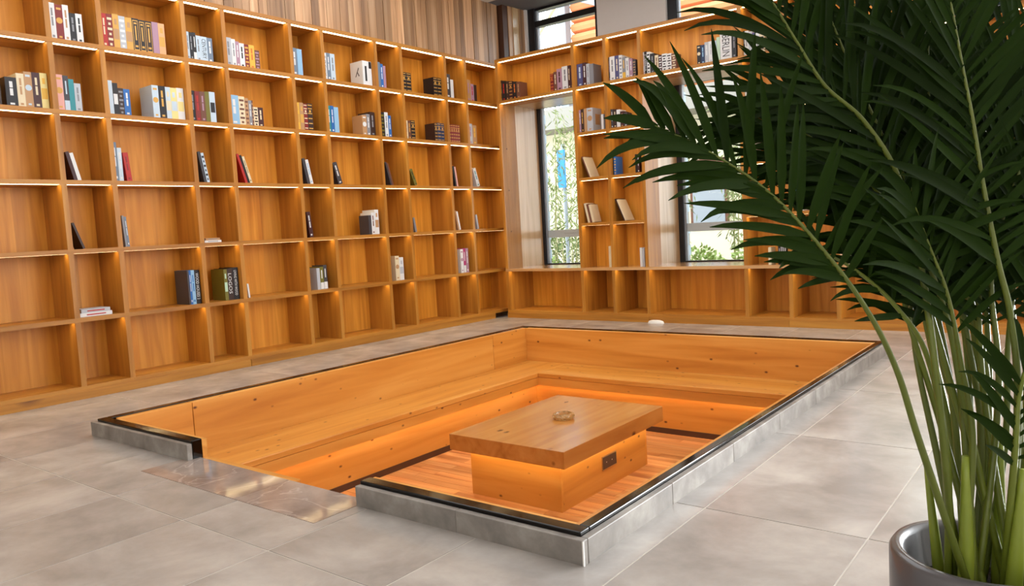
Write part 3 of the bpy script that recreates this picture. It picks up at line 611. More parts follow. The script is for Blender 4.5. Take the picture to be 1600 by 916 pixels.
BOOKS = [
('L',1,3,0,-4.877,-4.836,0.261,'white','t','grey',None,0.0),
('L',1,3,1,-4.8354,-4.784,0.254,'dark red','e','gold',None,0.0),
('L',1,3,2,-4.7834,-4.743,0.261,'white','t','tan',None,0.0),
('L',1,3,3,-4.7424,-4.697,0.21,'black','t','grey',None,0.0),
('L',1,3,4,-4.6964,-4.652,0.214,'white','t','black',None,0.0),
('L',1,4,0,-4.514,-4.474,0.253,'red','t','cream',None,0.0),
('L',1,4,1,-4.4734,-4.429,0.254,'dark red','o','cream',None,0.0),
('L',1,4,2,-4.4284,-4.382,0.262,'gold','b','tan',None,0.0),
('L',1,4,3,-4.3814,-4.333,0.255,'silver','o','white',None,0.0),
('L',1,4,4,-4.3324,-4.28,0.253,'gold','b','tan',None,0.0),
('L',1,4,5,-4.2794,-4.227,0.256,'black','f','gold',None,0.0),
('L',1,4,6,-4.2264,-4.177,0.252,'black','f','gold',None,0.0),
('L',1,4,7,-4.1764,-4.121,0.253,'dark brown','f','gold',None,0.0),
('L',1,4,8,-4.1204,-4.071,0.255,'mauve','p','cream',None,0.0),
('L',1,4,9,-4.0704,-4.018,0.253,'peach','b','gold',None,0.0),
('L',1,5,0,-3.837,-3.811,0.228,'pale blue','t','grey',None,0.0),
('L',1,5,1,-3.8104,-3.778,0.226,'black','t','grey',None,0.0),
('L',1,5,2,-3.7774,-3.751,0.229,'black','h','white',None,0.0),
('L',1,5,3,-3.7504,-3.711,0.209,'pale blue','t','grey',None,0.0),
('L',1,5,4,-3.71,-3.652,0.208,'pale blue','x','black','CENTURY',0.0),
('L',1,5,5,-3.6514,-3.603,0.206,'blue grey','t','white',None,0.0),
('L',1,6,0,-3.479,-3.421,0.24,'silver','t','grey',None,0.0),
('L',1,6,1,-3.4204,-3.382,0.233,'white','t','grey',None,0.0),
('L',1,6,2,-3.3814,-3.346,0.219,'mauve','t','white',None,0.0),
('L',1,6,3,-3.3454,-3.297,0.209,'white','t','black',None,0.0),
('L',1,6,4,-3.296,-3.251,0.206,'dark red','o','gold',None,0.0),
('L',1,6,5,-3.2504,-3.195,0.209,'yellow','t','orange',None,0.0),
('L',1,6,6,-3.1944,-3.146,0.171,'brown','o','mauve',None,0.0),
('L',1,7,0,-2.796,-2.737,0.253,'blue grey','t','white',None,0.0),
('L',1,7,1,-2.735,-2.681,0.25,'sky blue','p','white',None,0.0),
('L',1,8,0,-2.444,-2.393,0.259,'white','x','black','ROCKY',0.0),
('L',1,8,1,-2.3924,-2.347,0.263,'blue grey','t','white',None,0.0),
('L',1,8,2,-2.3464,-2.291,0.262,'pale blue','t','grey',None,0.0),
('L',1,8,3,-1.936,-1.816,0.252,'white','m','black',None,0.0),
('L',1,9,0,-1.739,-1.694,0.266,'blue grey','p','white',None,0.0),
('L',1,9,1,-1.6934,-1.656,0.252,'blue','t','white',None,0.0),
('L',1,9,2,-1.6554,-1.62,0.236,'mauve','p','white',None,0.0),
('L',1,10,0,-1.384,-1.323,0.207,'black','g','gold',None,0.0),
('L',1,10,1,-1.321,-1.249,0.208,'black','g','gold',None,0.0),
('L',1,10,2,-0.8986,-0.8336,0.21,'black','g','gold',None,0.0),
('L',1,10,3,-0.833,-0.768,0.211,'black','g','gold',None,0.0),
('L',1,11,0,-0.693,-0.615,0.274,'dark grey','t','white',None,0.0),
('L',1,11,1,-0.613,-0.563,0.218,'white','p','grey',None,0.0),
('L',1,12,0,-0.336,-0.259,0.251,'tan','t','mauve',None,0.0),
('L',1,12,1,-0.257,-0.201,0.209,'mauve','t','red',None,0.0),
('L',1,12,2,-0.198,-0.148,0.204,'dark brown','p','red',None,0.0),
('L',2,2,0,-5.278,-5.237,0.157,'dark brown','t','tan',None,0.0),
('L',2,2,1,-5.2062,-5.1342,0.201,'black','t','white',None,0.0),
('L',2,2,2,-5.1336,-5.0856,0.234,'cream','t','tan',None,0.0),
('L',2,2,3,-5.085,-5.035,0.251,'tan','e','pale blue',None,0.0),
('L',2,2,4,-5.0344,-4.982,0.252,'dark maroon','t','cream',None,0.0),
('L',2,2,5,-4.9814,-4.935,0.254,'pale yellow','b','yellow',None,0.0),
('L',2,3,0,-4.885,-4.83,0.258,'pink','e','gold',None,0.0),
('L',2,3,1,-4.828,-4.792,0.255,'dark grey','h','pale blue',None,0.0),
('L',2,3,2,-4.791,-4.755,0.234,'teal','p','teal',None,0.0),
('L',2,3,3,-4.754,-4.709,0.208,'silver','t','grey',None,0.0),
('L',2,4,0,-4.5284,-4.477,0.258,'pale blue','p','white',None,0.0),
('L',2,4,1,-4.476,-4.437,0.243,'black','w','white',None,0.0),
('L',2,4,2,-4.4364,-4.396,0.208,'dark brown','o','grey',None,0.0),
('L',2,4,3,-4.395,-4.347,0.205,'blue','t','white',None,0.0),
('L',2,4,4,-4.1674,-4.1154,0.261,'pale blue','e','gold',None,0.0),
('L',2,4,5,-4.1148,-4.0578,0.261,'black','t','gold',None,0.0),
('L',2,4,6,-4.0572,-4.0162,0.258,'pale blue','b','cream',None,0.0),
('L',2,4,7,-4.0156,-3.9616,0.257,'pale yellow','b','pale blue',None,0.0),
('L',2,4,8,-3.961,-3.903,0.261,'white','b','pale yellow',None,0.0),
('L',2,5,0,-3.843,-3.808,0.254,'black','t','grey',None,0.0),
('L',2,5,1,-3.806,-3.761,0.252,'dark red','t','red',None,0.0),
('L',2,5,2,-3.76,-3.713,0.254,'brown','t','mauve',None,0.0),
('L',2,5,3,-3.7124,-3.674,0.258,'olive','p','olive',None,0.0),
('L',2,5,4,-3.673,-3.621,0.26,'pale blue','w','black',None,0.0),
('L',2,6,0,-3.486,-3.397,0.256,'sky blue','t','white',None,0.0),
('L',2,6,1,-3.396,-3.338,0.251,'cream','o','brown',None,0.0),
('L',2,6,2,-3.337,-3.3,0.242,'tan','o','brown',None,0.0),
('L',2,6,3,-3.2994,-3.269,0.225,'grey','t','white',None,0.0),
('L',2,6,4,-3.2684,-3.254,0.227,'brown','o','tan',None,0.0),
('L',2,6,5,-3.2534,-3.209,0.171,'cream','o','dark brown',None,0.0),
('L',2,6,6,-3.208,-3.155,0.172,'dark maroon','t','cream',None,0.0),
('L',2,7,0,-2.796,-2.754,0.258,'yellow','b','gold',None,0.0),
('L',2,7,1,-2.752,-2.709,0.258,'tan','b','gold',None,0.0),
('L',2,7,2,-2.708,-2.665,0.253,'dark red','g','cream',None,0.0),
('L',2,7,3,-2.663,-2.606,0.258,'dark brown','g','gold',None,0.0),
('L',2,8,0,-2.43,-2.39,0.26,'teal','t','white',None,0.0),
('L',2,8,1,-2.388,-2.349,0.262,'blue','t','white',None,0.0),
('L',2,8,2,-2.347,-2.292,0.253,'sky blue','p','white',None,0.0),
('L',2,8,3,-1.9892,-1.9302,0.205,'tan','e','white',None,0.0),
('L',2,8,4,-1.9296,-1.8836,0.22,'grey','t','white',None,0.0),
('L',2,8,5,-1.883,-1.816,0.245,'dark brown','t','grey',None,0.0),
('L',2,9,0,-1.736,-1.681,0.257,'black','o','olive',None,0.0),
('L',2,9,1,-1.679,-1.631,0.26,'white','t','grey',None,0.0),
('L',2,9,2,-1.629,-1.588,0.23,'blue','t','white',None,0.0),
('L',2,10,0,-1.385,-1.344,0.198,'cream','t','grey',None,0.0),
('L',2,10,1,-1.342,-1.299,0.199,'brown','t','gold',None,0.0),
('L',2,10,2,-1.296,-1.234,0.204,'black','g','gold',None,0.0),
('L',2,10,3,-0.9232,-0.8762,0.204,'dark brown','g','gold',None,0.0),
('L',2,10,4,-0.8756,-0.8196,0.209,'navy','g','gold',None,0.0),
('L',2,10,5,-0.819,-0.768,0.206,'navy','g','gold',None,0.0),
('L',2,11,0,-0.687,-0.653,0.205,'dark red','g','gold',None,0.0),
('L',2,11,1,-0.65,-0.615,0.208,'dark red','g','gold',None,0.0),
('L',2,11,2,-0.613,-0.577,0.209,'dark red','g','gold',None,0.0),
('L',2,11,3,-0.575,-0.539,0.208,'dark red','g','gold',None,0.0),
('L',2,11,4,-0.537,-0.498,0.207,'dark red','g','gold',None,0.0),
('L',2,12,0,-0.345,-0.271,0.242,'silver','t','mauve',None,0.0),
('L',2,12,1,-0.269,-0.194,0.228,'tan','t','yellow',None,0.0),
('L',3,3,0,-4.816,-4.7911,0.212,'dark maroon','p','white',None,0.219),  # dark colour paints in the shade under this leaning cover
('L',3,3,1,-4.7895,-4.7646,0.204,'white','p','grey',None,0.219),
('L',3,4,0,-4.521,-4.489,0.297,'blue grey','t','white',None,0.0),
('L',3,4,1,-4.487,-4.454,0.256,'pale blue','t','white',None,0.0),
('L',3,4,2,-4.428,-4.3881,0.221,'red','t','dark red',None,0.082),
('L',3,5,0,-3.782,-3.7573,0.259,'dark grey','p','blue',None,0.163),  # colour darkened for the shaded cover below the lean
('L',3,5,1,-3.756,-3.7313,0.249,'pale blue','o','black',None,0.163),
('L',3,6,0,-3.39,-3.3679,0.26,'red','p','black',None,0.28),
('L',3,6,1,-3.366,-3.3439,0.25,'black','p','grey',None,0.28),
('L',3,6,2,-3.342,-3.3199,0.239,'cream','t','olive',None,0.28),
('L',3,7,0,-2.724,-2.6911,0.243,'dark grey','p','grey',None,0.195),
('L',3,7,1,-2.6895,-2.6566,0.233,'white','t','sky blue',None,0.195),
('L',3,8,0,-2.348,-2.2972,0.219,'dark grey','t','white',None,0.287),
('L',3,9,0,-1.649,-1.6292,0.25,'dark grey','p','grey',None,0.271),
('L',3,9,1,-1.6275,-1.6077,0.24,'brown','p','grey',None,0.271),
('L',3,10,0,-1.289,-1.25,0.185,'olive','t','black',None,0.382),
('L',3,11,0,-0.629,-0.6043,0.237,'black','p','grey',None,0.144),
('L',3,11,1,-0.603,-0.5783,0.228,'pink','p','white',None,0.144),
('L',3,12,0,-0.235,-0.1837,0.223,'white','t','teal',None,0.319),
('L',4,3,0,-4.802,-4.7859,0.202,'dark brown','p','white',None,0.322),
('L',4,4,0,-4.488,-4.472,0.241,'grey','p','dark grey',None,0.05),
('L',4,4,1,-4.471,-4.455,0.232,'blue grey','t','white',None,0.05),
('L',4,5,0,-3.827,-3.672,0.019,'white','p','grey','FLAT0',0.0),
('L',4,5,1,-3.817,-3.684,0.019,'tan','p','grey','FLAT1',0.0),
('L',4,7,0,-2.743,-2.7002,0.242,'dark maroon','t','white',None,0.099),
('L',4,8,0,-1.996,-1.959,0.197,'dark grey','p','white',None,0.0),
('L',4,8,1,-1.957,-1.911,0.224,'white','t','brown',None,0.0),
('L',4,8,2,-1.909,-1.857,0.253,'white','b','tan',None,0.0),
('L',4,9,0,-1.71,-1.6931,0.21,'white','p','grey','BACK',0.085),
('L',4,10,0,-1.33,-1.3044,0.159,'grey','p','silver',None,0.17),
('L',4,11,0,-0.625,-0.602,0.226,'tan','p','grey',None,0.201),
('L',4,11,1,-0.6005,-0.5775,0.217,'white','p','grey',None,0.201),
('L',4,12,0,-0.276,-0.2484,0.172,'silver','p','grey',None,0.169),
('L',5,3,0,-4.87,-4.638,0.028,'white','p','red','FLAT0',0.0),
('L',5,3,1,-4.86,-4.65,0.028,'silver','p','red','FLAT1',0.0),
('L',5,4,0,-4.009,-3.995,0.283,'dark grey','p','white',None,0.0),
('L',5,4,1,-3.994,-3.978,0.284,'blue','t','white',None,0.0),
('L',5,4,2,-3.976,-3.947,0.283,'sky blue','t','blue',None,0.0),
('L',5,4,3,-3.945,-3.903,0.282,'black','x','white','WOOD HOUSES 2',0.0),
('L',5,5,0,-3.6782,-3.6472,0.268,'olive','b','pale green',None,0.0),
('L',5,5,1,-3.6466,-3.5976,0.273,'dark brown','x','white','LOGOS',0.0),
('L',5,5,2,-3.597,-3.541,0.278,'black','x','white','LIVING WITH WOOD',0.0),
('L',5,6,0,-3.452,-3.4361,0.124,'white','p','grey',None,0.08),
('L',5,7,0,-2.697,-2.661,0.207,'silver','p','red',None,0.0),
('L',5,7,1,-2.659,-2.618,0.217,'olive','h','white',None,0.0),
('L',5,7,2,-2.616,-2.576,0.231,'dark grey','h','white',None,0.0),
('L',5,9,0,-1.663,-1.606,0.261,'cream','e','tan',None,0.0),
('L',5,9,1,-1.604,-1.544,0.243,'white','b','silver',None,0.0),
('L',5,11,0,-0.615,-0.567,0.277,'white','e','mauve',None,0.0),
('L',5,11,1,-0.564,-0.525,0.285,'magenta','h','white',None,0.0),
('L',5,11,2,-0.521,-0.476,0.285,'mauve','t','white',None,0.0),
('L',5,10,0,-1.339,-1.3232,0.21,'white','p','grey','BACK',0.155),
('R',1,0,0,0.1686,0.1806,0.247,'dark brown','t','tan',None,0.0),
('R',1,0,1,0.1812,0.233,0.235,'black','t','red',None,0.0),
('R',1,0,2,0.237,0.283,0.223,'dark brown','t','tan',None,0.0),
('R',1,0,3,0.286,0.338,0.215,'dark maroon','g','gold',None,0.0),
('R',1,0,4,0.342,0.396,0.202,'black','t','orange',None,0.0),
('R',1,0,5,0.399,0.453,0.192,'brown','t','tan',None,0.0),
('R',1,0,6,0.887,0.932,0.205,'dark red','g','orange',None,0.0),
('R',1,0,7,0.935,0.977,0.219,'brown','t','cream',None,0.0),
('R',1,0,8,0.98,1.048,0.244,'mauve','t','dark maroon',None,0.0),
('R',1,0,9,1.051,1.126,0.259,'white','t','grey',None,0.0),
('R',1,0,10,1.129,1.163,0.258,'dark maroon','t','cream',None,0.0),
('R',1,0,11,1.164,1.207,0.249,'dark maroon','t','gold',None,0.0),
('R',1,1,0,1.2526,1.324,0.249,'indigo','t','pale blue',None,0.0),
('R',1,1,1,1.327,1.371,0.252,'dark maroon','t','white',None,0.0),
('R',1,1,2,1.374,1.412,0.235,'silver','t','grey',None,0.0),
('R',1,1,3,1.414,1.466,0.226,'grey','p','cream',None,0.0),
('R',1,2,0,1.6606,1.6726,0.253,'dark grey','t','mauve',None,0.0),
('R',1,2,1,1.6732,1.735,0.258,'white','t','grey',None,0.0),
('R',1,2,2,1.738,1.785,0.257,'indigo','t','cream',None,0.0),
('R',1,2,3,1.787,1.825,0.254,'white','o','grey',None,0.0),
('R',1,2,4,1.827,1.864,0.227,'grey','h','yellow',None,0.0),
('R',1,2,5,1.867,1.906,0.211,'white','t','grey',None,0.0),
('R',1,2,6,1.909,1.95,0.197,'mauve','t','white',None,0.0),
('R',1,2,7,1.952,1.989,0.176,'dark grey','o','tan',None,0.0),
('R',1,3,0,2.0786,2.0906,0.234,'white','t','red',None,0.0),
('R',1,3,1,2.0912,2.118,0.237,'black','x','white','CINDERELLA',0.0),
('R',1,3,2,2.121,2.154,0.228,'white','o','black',None,0.0),
('R',1,3,3,2.156,2.209,0.204,'black','t','grey',None,0.0),
('R',1,3,4,2.212,2.251,0.178,'cream','t','brown',None,0.0),
('R',1,3,5,2.254,2.291,0.172,'dark maroon','o','white',None,0.0),
('R',1,3,6,2.293,2.345,0.177,'white','o','black',None,0.0),
('R',1,3,7,2.348,2.397,0.17,'white','o','black',None,0.0),
('R',1,3,8,2.399,2.452,0.161,'brown','o','cream',None,0.0),
('R',1,3,9,2.679,2.719,0.191,'black','e','cream',None,0.0),
('R',1,3,10,2.722,2.76,0.188,'navy','t','sky blue',None,0.0),
('R',1,3,11,2.762,2.801,0.206,'silver','t','white',None,0.0),
('R',1,3,12,2.803,2.845,0.207,'white','t','silver',None,0.0),
('R',1,3,13,2.847,2.885,0.205,'pale blue','b','green',None,0.0),
('R',1,3,14,2.887,2.92,0.231,'pale green','p','white',None,0.0),
('R',1,3,15,2.923,3.039,0.262,'white','x','black','BERLIN',0.0),
('R',1,3,16,3.042,3.086,0.263,'black','t','grey',None,0.0),
('R',1,4,0,3.1586,3.1706,0.241,'black','h','white',None,0.0),
('R',1,4,1,3.1712,3.206,0.235,'white','t','grey',None,0.0),
('R',1,4,2,3.208,3.244,0.222,'silver','t','mauve',None,0.0),
('R',1,4,3,3.246,3.274,0.207,'indigo','t','white',None,0.0),
('R',1,4,4,3.276,3.314,0.196,'white','t','grey',None,0.0),
('R',1,4,5,3.317,3.359,0.172,'cream','o','dark brown',None,0.0),
('R',2,0,0,1.174,1.207,0.253,'dark maroon','t','white',None,0.0),
('R',2,1,0,1.2526,1.275,0.252,'mauve','t','white',None,0.0),
('R',2,1,1,1.278,1.313,0.257,'dark brown','t','gold',None,0.0),
('R',2,1,2,1.316,1.354,0.258,'tan','p','cream',None,0.0),
('R',2,1,3,1.356,1.429,0.259,'silver','e','tan',None,0.0),
('R',2,1,4,1.538,1.5663,0.169,'white','p','grey',None,0.0),
('R',2,1,5,1.584,1.615,0.205,'dark maroon','t','tan',None,0.0),
('R',2,2,0,1.6606,1.688,0.205,'dark grey','t','white',None,0.0),
('R',2,2,1,1.69,1.731,0.201,'dark brown','t','cream',None,0.0),
('R',2,2,2,1.733,1.773,0.191,'white','p','grey',None,0.0),
('R',2,2,3,1.776,1.818,0.166,'dark maroon','t','tan',None,0.0),
('R',2,2,4,1.821,1.86,0.15,'dark grey','t','white',None,0.0),
('R',2,4,0,3.1586,3.227,0.224,'white','t','teal',None,0.0),
('R',2,4,1,3.23,3.278,0.213,'grey','t','white',None,0.0),
('R',2,4,2,3.281,3.309,0.189,'black','w','tan',None,0.0),
('R',2,4,3,3.513,3.545,0.147,'dark grey','p','white',None,0.0),
('R',2,5,0,3.5906,3.62,0.142,'white','t','grey',None,0.0),
('R',3,1,0,1.3471,1.3625,0.254,'brown','p','white',None,0.367),
('R',3,1,1,1.3646,1.38,0.244,'cream','p','grey',None,0.367),
('R',3,2,0,1.6606,1.6726,0.207,'black','p','white',None,0.0),
('R',3,2,1,1.6732,1.699,0.198,'blue','o','yellow',None,0.0),
('R',3,2,2,1.934,1.958,0.198,'black','p','grey',None,0.0),
('R',3,2,3,1.96,1.984,0.192,'dark maroon','t','white',None,0.0),
('R',4,1,0,1.309,1.336,0.222,'cream','p','tan',None,0.218),
('R',4,1,1,1.3377,1.3647,0.213,'brown','p','cream',None,0.218),
('R',4,1,2,1.3663,1.3934,0.204,'cream','p','tan',None,0.218),
('R',4,2,0,1.769,1.7833,0.262,'dark brown','p','tan',None,0.404),
('R',4,2,1,1.7855,1.7998,0.252,'cream','p','tan',None,0.404),
('R',5,1,0,1.559,1.589,0.233,'cream','p','white',None,0.0),
('R',5,2,0,1.947,1.974,0.205,'white','p','grey',None,0.0),
('R',5,2,1,1.976,2.002,0.199,'silver','p','grey',None,0.0),
('R',5,4,0,3.344,3.3698,0.169,'cream','p','tan',None,0.0),
('R',5,4,1,3.439,3.464,0.181,'black','t','silver',None,0.0),
('R',5,4,2,3.465,3.492,0.186,'silver','t','black',None,0.0),
('R',5,4,3,3.494,3.52,0.195,'dark grey','t','white',None,0.0),
('R',5,5,0,3.5906,3.625,0.226,'white','t','grey',None,0.0),
('R',5,5,1,3.627,3.661,0.203,'cream','t','tan',None,0.0),
('R',1,7,0,5.13,5.162,0.26,'white','t','grey',None,0.0),
('R',1,7,1,5.164,5.196,0.23600000000000002,'dark red','t','grey',None,0.0),
('R',1,7,2,5.198,5.23,0.248,'silver','t','grey',None,0.0),
('R',1,7,3,5.232,5.264,0.26,'navy','t','grey',None,0.0),
('R',2,7,0,5.14,5.172,0.26,'pale blue','t','grey',None,0.0),
('R',2,7,1,5.174,5.206,0.23600000000000002,'white','t','grey',None,0.0),
('R',2,7,2,5.208,5.24,0.248,'mauve','t','grey',None,0.0),
('R',3,7,0,5.15,5.182,0.26,'white','t','grey',None,0.0),
('R',3,7,1,5.184,5.216,0.23600000000000002,'tan','t','grey',None,0.0),
('R',1,8,0,5.56,5.592,0.26,'cream','t','grey',None,0.0),
('R',1,8,1,5.594,5.626,0.23600000000000002,'blue','t','grey',None,0.0),
('R',1,8,2,5.628,5.66,0.248,'black','t','grey',None,0.0),
('R',1,8,3,5.662,5.694,0.26,'white','t','grey',None,0.0),
('R',2,8,0,5.56,5.592,0.26,'dark grey','t','grey',None,0.0),
('R',2,8,1,5.594,5.626,0.23600000000000002,'white','t','grey',None,0.0),
('R',3,5,0,3.62,3.652,0.26,'white','t','grey',None,0.0),
('R',3,5,1,3.654,3.686,0.23600000000000002,'tan','t','grey',None,0.0),
('R',3,5,2,3.688,3.72,0.248,'grey','t','grey',None,0.0),
('R',4,5,0,3.62,3.652,0.26,'blue','t','grey',None,0.0),
('R',4,5,1,3.654,3.686,0.23600000000000002,'white','t','grey',None,0.0),
('R',3,4,0,3.2,3.232,0.26,'silver','t','grey',None,0.0),
]
BAYS = {}
for r in BOOKS: BAYS[r[:3]] = BAYS.get(r[:3], 0) + 1
for r in BOOKS: book(r)

# ------------------------------------------------------------------ potted palm
PCX, PCY, PR, PH = 5.76, -5.48, 0.19, 0.32
palm = empty('potted_palm', (PCX, PCY, 0), 'large leafy areca palm in a round dark grey glazed pot', 'potted plant')
pot = obj('pot', MB().lathe([(0.0, 0.0), (PR * .86, 0.0), (PR * .93, 0.02), (PR, 0.16), (PR, PH - 0.012), (PR - 0.008, PH), (PR - 0.022, PH), (PR - 0.032, PH - 0.012), (PR - 0.034, 0.2), (0.0, 0.19)], 64, PCX, PCY), M['pot'], palm, smooth=True)
so = MB(); r = random.Random(2); nr = 10
prof = [(PR - 0.035) * i / nr for i in range(nr + 1)]
so.lathe([(q, 0.215 + 0.008 * r.random()) for q in prof], 32, PCX, PCY); obj('soil', so, M['soil'], pot)
FRONDS = [
([[5.662,-5.624,0.573],[5.624,-5.666,0.747],[5.58,-5.721,0.878],[5.52,-5.794,1.0],[5.446,-5.881,1.118],[5.366,-5.979,1.201],[5.3,-6.071,1.252]],0.6,1.0,0.24),
([[5.692,-5.584,0.635],[5.66,-5.592,0.945],[5.625,-5.617,1.132],[5.571,-5.667,1.253],[5.513,-5.725,1.326],[5.472,-5.77,1.415],[5.438,-5.812,1.495],[5.41,-5.852,1.554]],0.5,0.9,0.3),
([[5.714,-5.482,0.685],[5.669,-5.496,0.966],[5.628,-5.524,1.109],[5.589,-5.555,1.211],[5.547,-5.588,1.329],[5.512,-5.618,1.438],[5.471,-5.649,1.572]],0.5,0.9,0.34),
([[5.821,-5.507,0.645],[5.81,-5.508,0.832],[5.789,-5.526,0.952],[5.766,-5.544,1.105],[5.75,-5.561,1.238],[5.734,-5.58,1.351],[5.717,-5.599,1.475],[5.705,-5.622,1.546]],0.55,0.95,0.32),
([[5.697,-5.544,0.529],[5.666,-5.565,0.752],[5.616,-5.616,0.867],[5.557,-5.679,0.946],[5.505,-5.743,0.991],[5.466,-5.801,1.008]],0.62,0.75,0.17),
([[5.808,-5.354,0.668],[5.78,-5.305,1.024],[5.763,-5.254,1.245],[5.782,-5.177,1.426],[5.825,-5.075,1.614]],0.45,0.9,0.36),
([[5.738,-5.385,0.668],[5.698,-5.351,0.986],[5.668,-5.316,1.179],[5.601,-5.305,1.381],[5.556,-5.278,1.544],[5.522,-5.242,1.681]],0.45,0.9,0.36),
([[5.782,-5.453,0.657],[5.767,-5.42,0.931],[5.819,-5.338,1.163],[5.883,-5.253,1.3]],0.4,0.9,0.36),
([[5.712,-5.476,0.613],[5.642,-5.488,0.895],[5.571,-5.511,1.068],[5.488,-5.547,1.187],[5.404,-5.587,1.266],[5.319,-5.632,1.287]],0.5,0.85,0.36),
([[5.758,-5.404,0.601],[5.725,-5.375,0.841],[5.662,-5.367,1.061],[5.573,-5.377,1.26],[5.504,-5.377,1.381],[5.434,-5.381,1.444],[5.367,-5.383,1.487]],0.5,0.8,0.28),
([[5.838,-5.439,0.618],[5.869,-5.408,0.889],[5.932,-5.365,1.085]],0.45,0.8,0.34),
([[5.817,-5.532,0.543],[5.826,-5.542,0.68],[5.848,-5.552,0.761],[5.888,-5.559,0.777]],0.55,0.6,0.2),
([[5.743,-5.531,0.56],[5.723,-5.547,0.753],[5.704,-5.572,0.89],[5.676,-5.609,0.998],[5.654,-5.646,1.091]],0.6,0.7,0.24),
([[5.756,-5.438,0.623],[5.741,-5.406,0.888],[5.755,-5.354,1.098],[5.802,-5.279,1.267],[5.869,-5.191,1.394]],0.45,0.9,0.36),
([[5.694,-5.435,0.616],[5.651,-5.39,0.856],[5.604,-5.344,1.034],[5.579,-5.269,1.266],[5.591,-5.164,1.463],[5.616,-5.043,1.655]],0.45,0.9,0.38),
([[5.879,-5.37,0.677],[5.931,-5.272,1.016],[5.984,-5.182,1.223]],0.45,0.8,0.36),
([[5.728,-5.504,0.621],[5.696,-5.519,0.829],[5.642,-5.554,1.011],[5.569,-5.614,1.124],[5.497,-5.677,1.195],[5.433,-5.741,1.225]],0.55,0.75,0.24),
([[5.719,-5.382,0.637],[5.68,-5.318,0.925],[5.625,-5.258,1.185],[5.516,-5.232,1.451],[5.42,-5.197,1.652]],0.45,0.9,0.38),
([[5.68,-5.472,0.565],[5.625,-5.504,0.797],[5.593,-5.527,0.955],[5.539,-5.572,1.085],[5.482,-5.625,1.171],[5.41,-5.693,1.244]],0.6,0.85,0.24),
([[5.691,-5.416,0.523],[5.642,-5.42,0.786],[5.61,-5.417,0.962],[5.555,-5.435,1.112],[5.494,-5.459,1.242],[5.421,-5.498,1.314],[5.335,-5.549,1.351]],0.55,0.8,0.3),
([[5.747,-5.416,0.53],[5.718,-5.416,0.788],[5.694,-5.419,0.96],[5.671,-5.426,1.104],[5.654,-5.429,1.246],[5.648,-5.424,1.387],[5.653,-5.41,1.526]],0.5,0.95,0.3),
([[5.76,-5.358,0.517],[5.751,-5.329,0.718],[5.736,-5.303,0.908],[5.703,-5.294,1.057],[5.652,-5.297,1.211],[5.588,-5.312,1.337],[5.498,-5.344,1.483]],0.5,0.9,0.32),
([[5.787,-5.387,0.528],[5.791,-5.364,0.755],[5.807,-5.337,0.953],[5.817,-5.317,1.122],[5.839,-5.289,1.289]],0.45,0.9,0.32),
([[5.667,-5.494,0.54],[5.63,-5.49,0.738],[5.614,-5.474,0.894],[5.593,-5.46,1.037],[5.572,-5.448,1.154]],0.6,0.8,0.2),
([[5.817,-5.305,0.511],[5.819,-5.256,0.71],[5.81,-5.214,0.87],[5.782,-5.182,1.051],[5.753,-5.152,1.192],[5.748,-5.096,1.382]],0.45,0.9,0.32),
([[5.717,-5.374,0.485],[5.672,-5.366,0.659],[5.637,-5.349,0.806],[5.613,-5.322,0.926],[5.558,-5.317,1.051],[5.476,-5.334,1.134]],0.55,0.85,0.26),
]
def catmull(P, n):
    P = [P[0] * 2 - P[1]] + P + [P[-1] * 2 - P[-2]]; out = []
    for i in range(1, len(P) - 2):
        for j in range(n):
            t = j / n; a, b, c, d = P[i-1], P[i], P[i+1], P[i+2]
            out.append(0.5 * ((2*b) + (c - a)*t + (2*a - 5*b + 4*c - d)*t*t + (3*b - a - 3*c + d)*t**3))
    out.append(P[-2]); return out
rp_ = random.Random(9); leaflets = []
viewn = (cam.matrix_basis.to_3x3() @ Vector((0, 0, 1)))
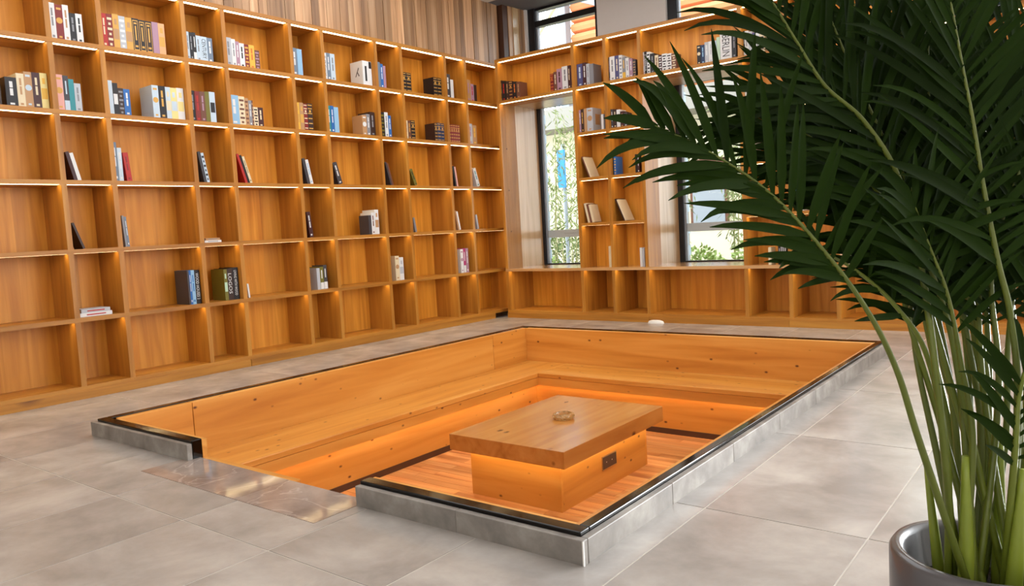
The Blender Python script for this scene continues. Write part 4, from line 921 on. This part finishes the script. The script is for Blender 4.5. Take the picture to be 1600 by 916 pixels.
for fi, (pts, s0, wv, ln) in enumerate(FRONDS):
    a = fi * 2.4; rr = 0.03 + 0.06 * ((fi * 0.37) % 1)
    P = [Vector(q) for q in pts]; first = P[0]
    dirx = Vector((first.x - PCX, first.y - PCY, 0))
    base = Vector((PCX, PCY, 0.2)) + (dirx * 0.35 if dirx.length < 0.25 else dirx.normalized() * 0.09) + Vector((math.cos(a), math.sin(a), 0)) * rr * 0.8
    C = catmull([base] + P, 8); N_ = len(C)
    fr_ = obj('frond', MB().tube(C, [0.0075 * (1 - i / N_) ** 1.1 + 0.0013 for i in range(N_)], 8), M['stem'], palm, smooth=True)
    # cumulative length
    S_ = [0.0]
    for i in range(1, N_): S_.append(S_[-1] + (C[i] - C[i-1]).length)
    T = S_[-1]; s = T * s0; step = 0.0125 * (2.6 if fi == 4 else 1.0); side = 1
    while s < T:
        i = max(j for j in range(N_) if S_[j] <= s); i = min(i, N_ - 2); q = (s - S_[i]) / max(1e-6, S_[i+1] - S_[i])
        p = C[i].lerp(C[i+1], q); t = (C[i+1] - C[i]).normalized(); u = (s - T * s0) / (T * (1 - s0))
        nrm = (viewn * wv + Vector((0, 0, 1)) * (1 - wv) + rv(rp_) * 0.12).normalized()
        sd = nrm.cross(t).normalized() * side; up = t.cross(sd).normalized() * side
        ang = math.radians(66 - 38 * u + rp_.uniform(-12, 12))
        if sd.z < 0: ang *= 0.55 if fi == 0 else 0.72
        d = (t * math.cos(ang) + sd * math.sin(ang) + up * rp_.uniform(0.02, 0.25)).normalized()
        L_ = ln * (0.62 + 0.9 * u * (1 - u) * 1.7) * rp_.uniform(0.85, 1.12)
        if u > 0.85: L_ *= 0.8
        if p.z > 0.80 or fi == 11: leaflets.append((L_, fr_, p, d, up, (rp_.uniform(0.0090, 0.0110) if fi == 0 else rp_.uniform(0.0068, 0.0102)), rp_.uniform(0.02, 0.16), rp_.random()))
        s += step * (0.8 + 0.4 * rp_.random()); side = -side
def leaf_mesh(m, p, d, up, L_, wd, droop):
    n = 8; q = p.copy(); dd = d.copy(); vs = []
    for i in range(n + 1):
        u = i / n; wq = wd * min(1.0, 0.35 + 2.6 * u) * (1 - u ** 3.2) ** 0.8 if i < n else 0.0006
        s_ = dd.cross(up).normalized(); nn = s_.cross(dd).normalized()
        vs += [q - s_ * wq + nn * wq * 0.35, q.copy(), q + s_ * wq + nn * wq * 0.35]
        dd = (dd + Vector((0, 0, -1)) * droop * (0.3 + 1.6 * u * u)).normalized(); q = q + dd * (L_ / n)
    fs = []
    for i in range(n):
        a = i * 3; fs += [(a, a+1, a+4, a+3), (a+1, a+2, a+5, a+4)]
    m.add(vs, fs)
order = sorted(range(len(leaflets)), key=lambda i: -leaflets[i][0] / max(0.3, (leaflets[i][2] - cam.location).length))
big = set(order[:300]); rest = MB()
for i, (L_, fr_, p, d, up, wd, dr, q) in enumerate(leaflets):
    if i in big:
        m = MB(); leaf_mesh(m, p, d, up, L_, wd, dr); obj('leaflet', m, M['leaf'], fr_, smooth=True)
    else: leaf_mesh(rest, p, d, up, L_, wd, dr)
obj('small_leaflets', rest, M['leaf'], palm, smooth=True, kind='stuff')
for k, (dx, dy, r0, hh, lx, ly_) in enumerate(((-0.03, -0.05, 0.020, 0.34, 0.0, 0.0), (0.05, -0.03, 0.019, 0.32, 0.02, 0.0), (-0.09, 0.02, 0.014, 0.30, -0.03, 0.01), (0.02, 0.05, 0.018, 0.36, 0.0, 0.02), (0.10, 0.03, 0.016, 0.33, 0.04, 0.0))):
    pts = [(PCX + dx + lx * (i/6), PCY + dy + ly_ * (i/6), 0.2 + hh * i / 6) for i in range(7)]
    obj('cane', MB().tube(pts, [r0 * (1 - 0.1 * i) for i in range(7)], 12), M['cane'], palm, smooth=True)
print('leaflets', len(leaflets), 'books', len(BOOKS))
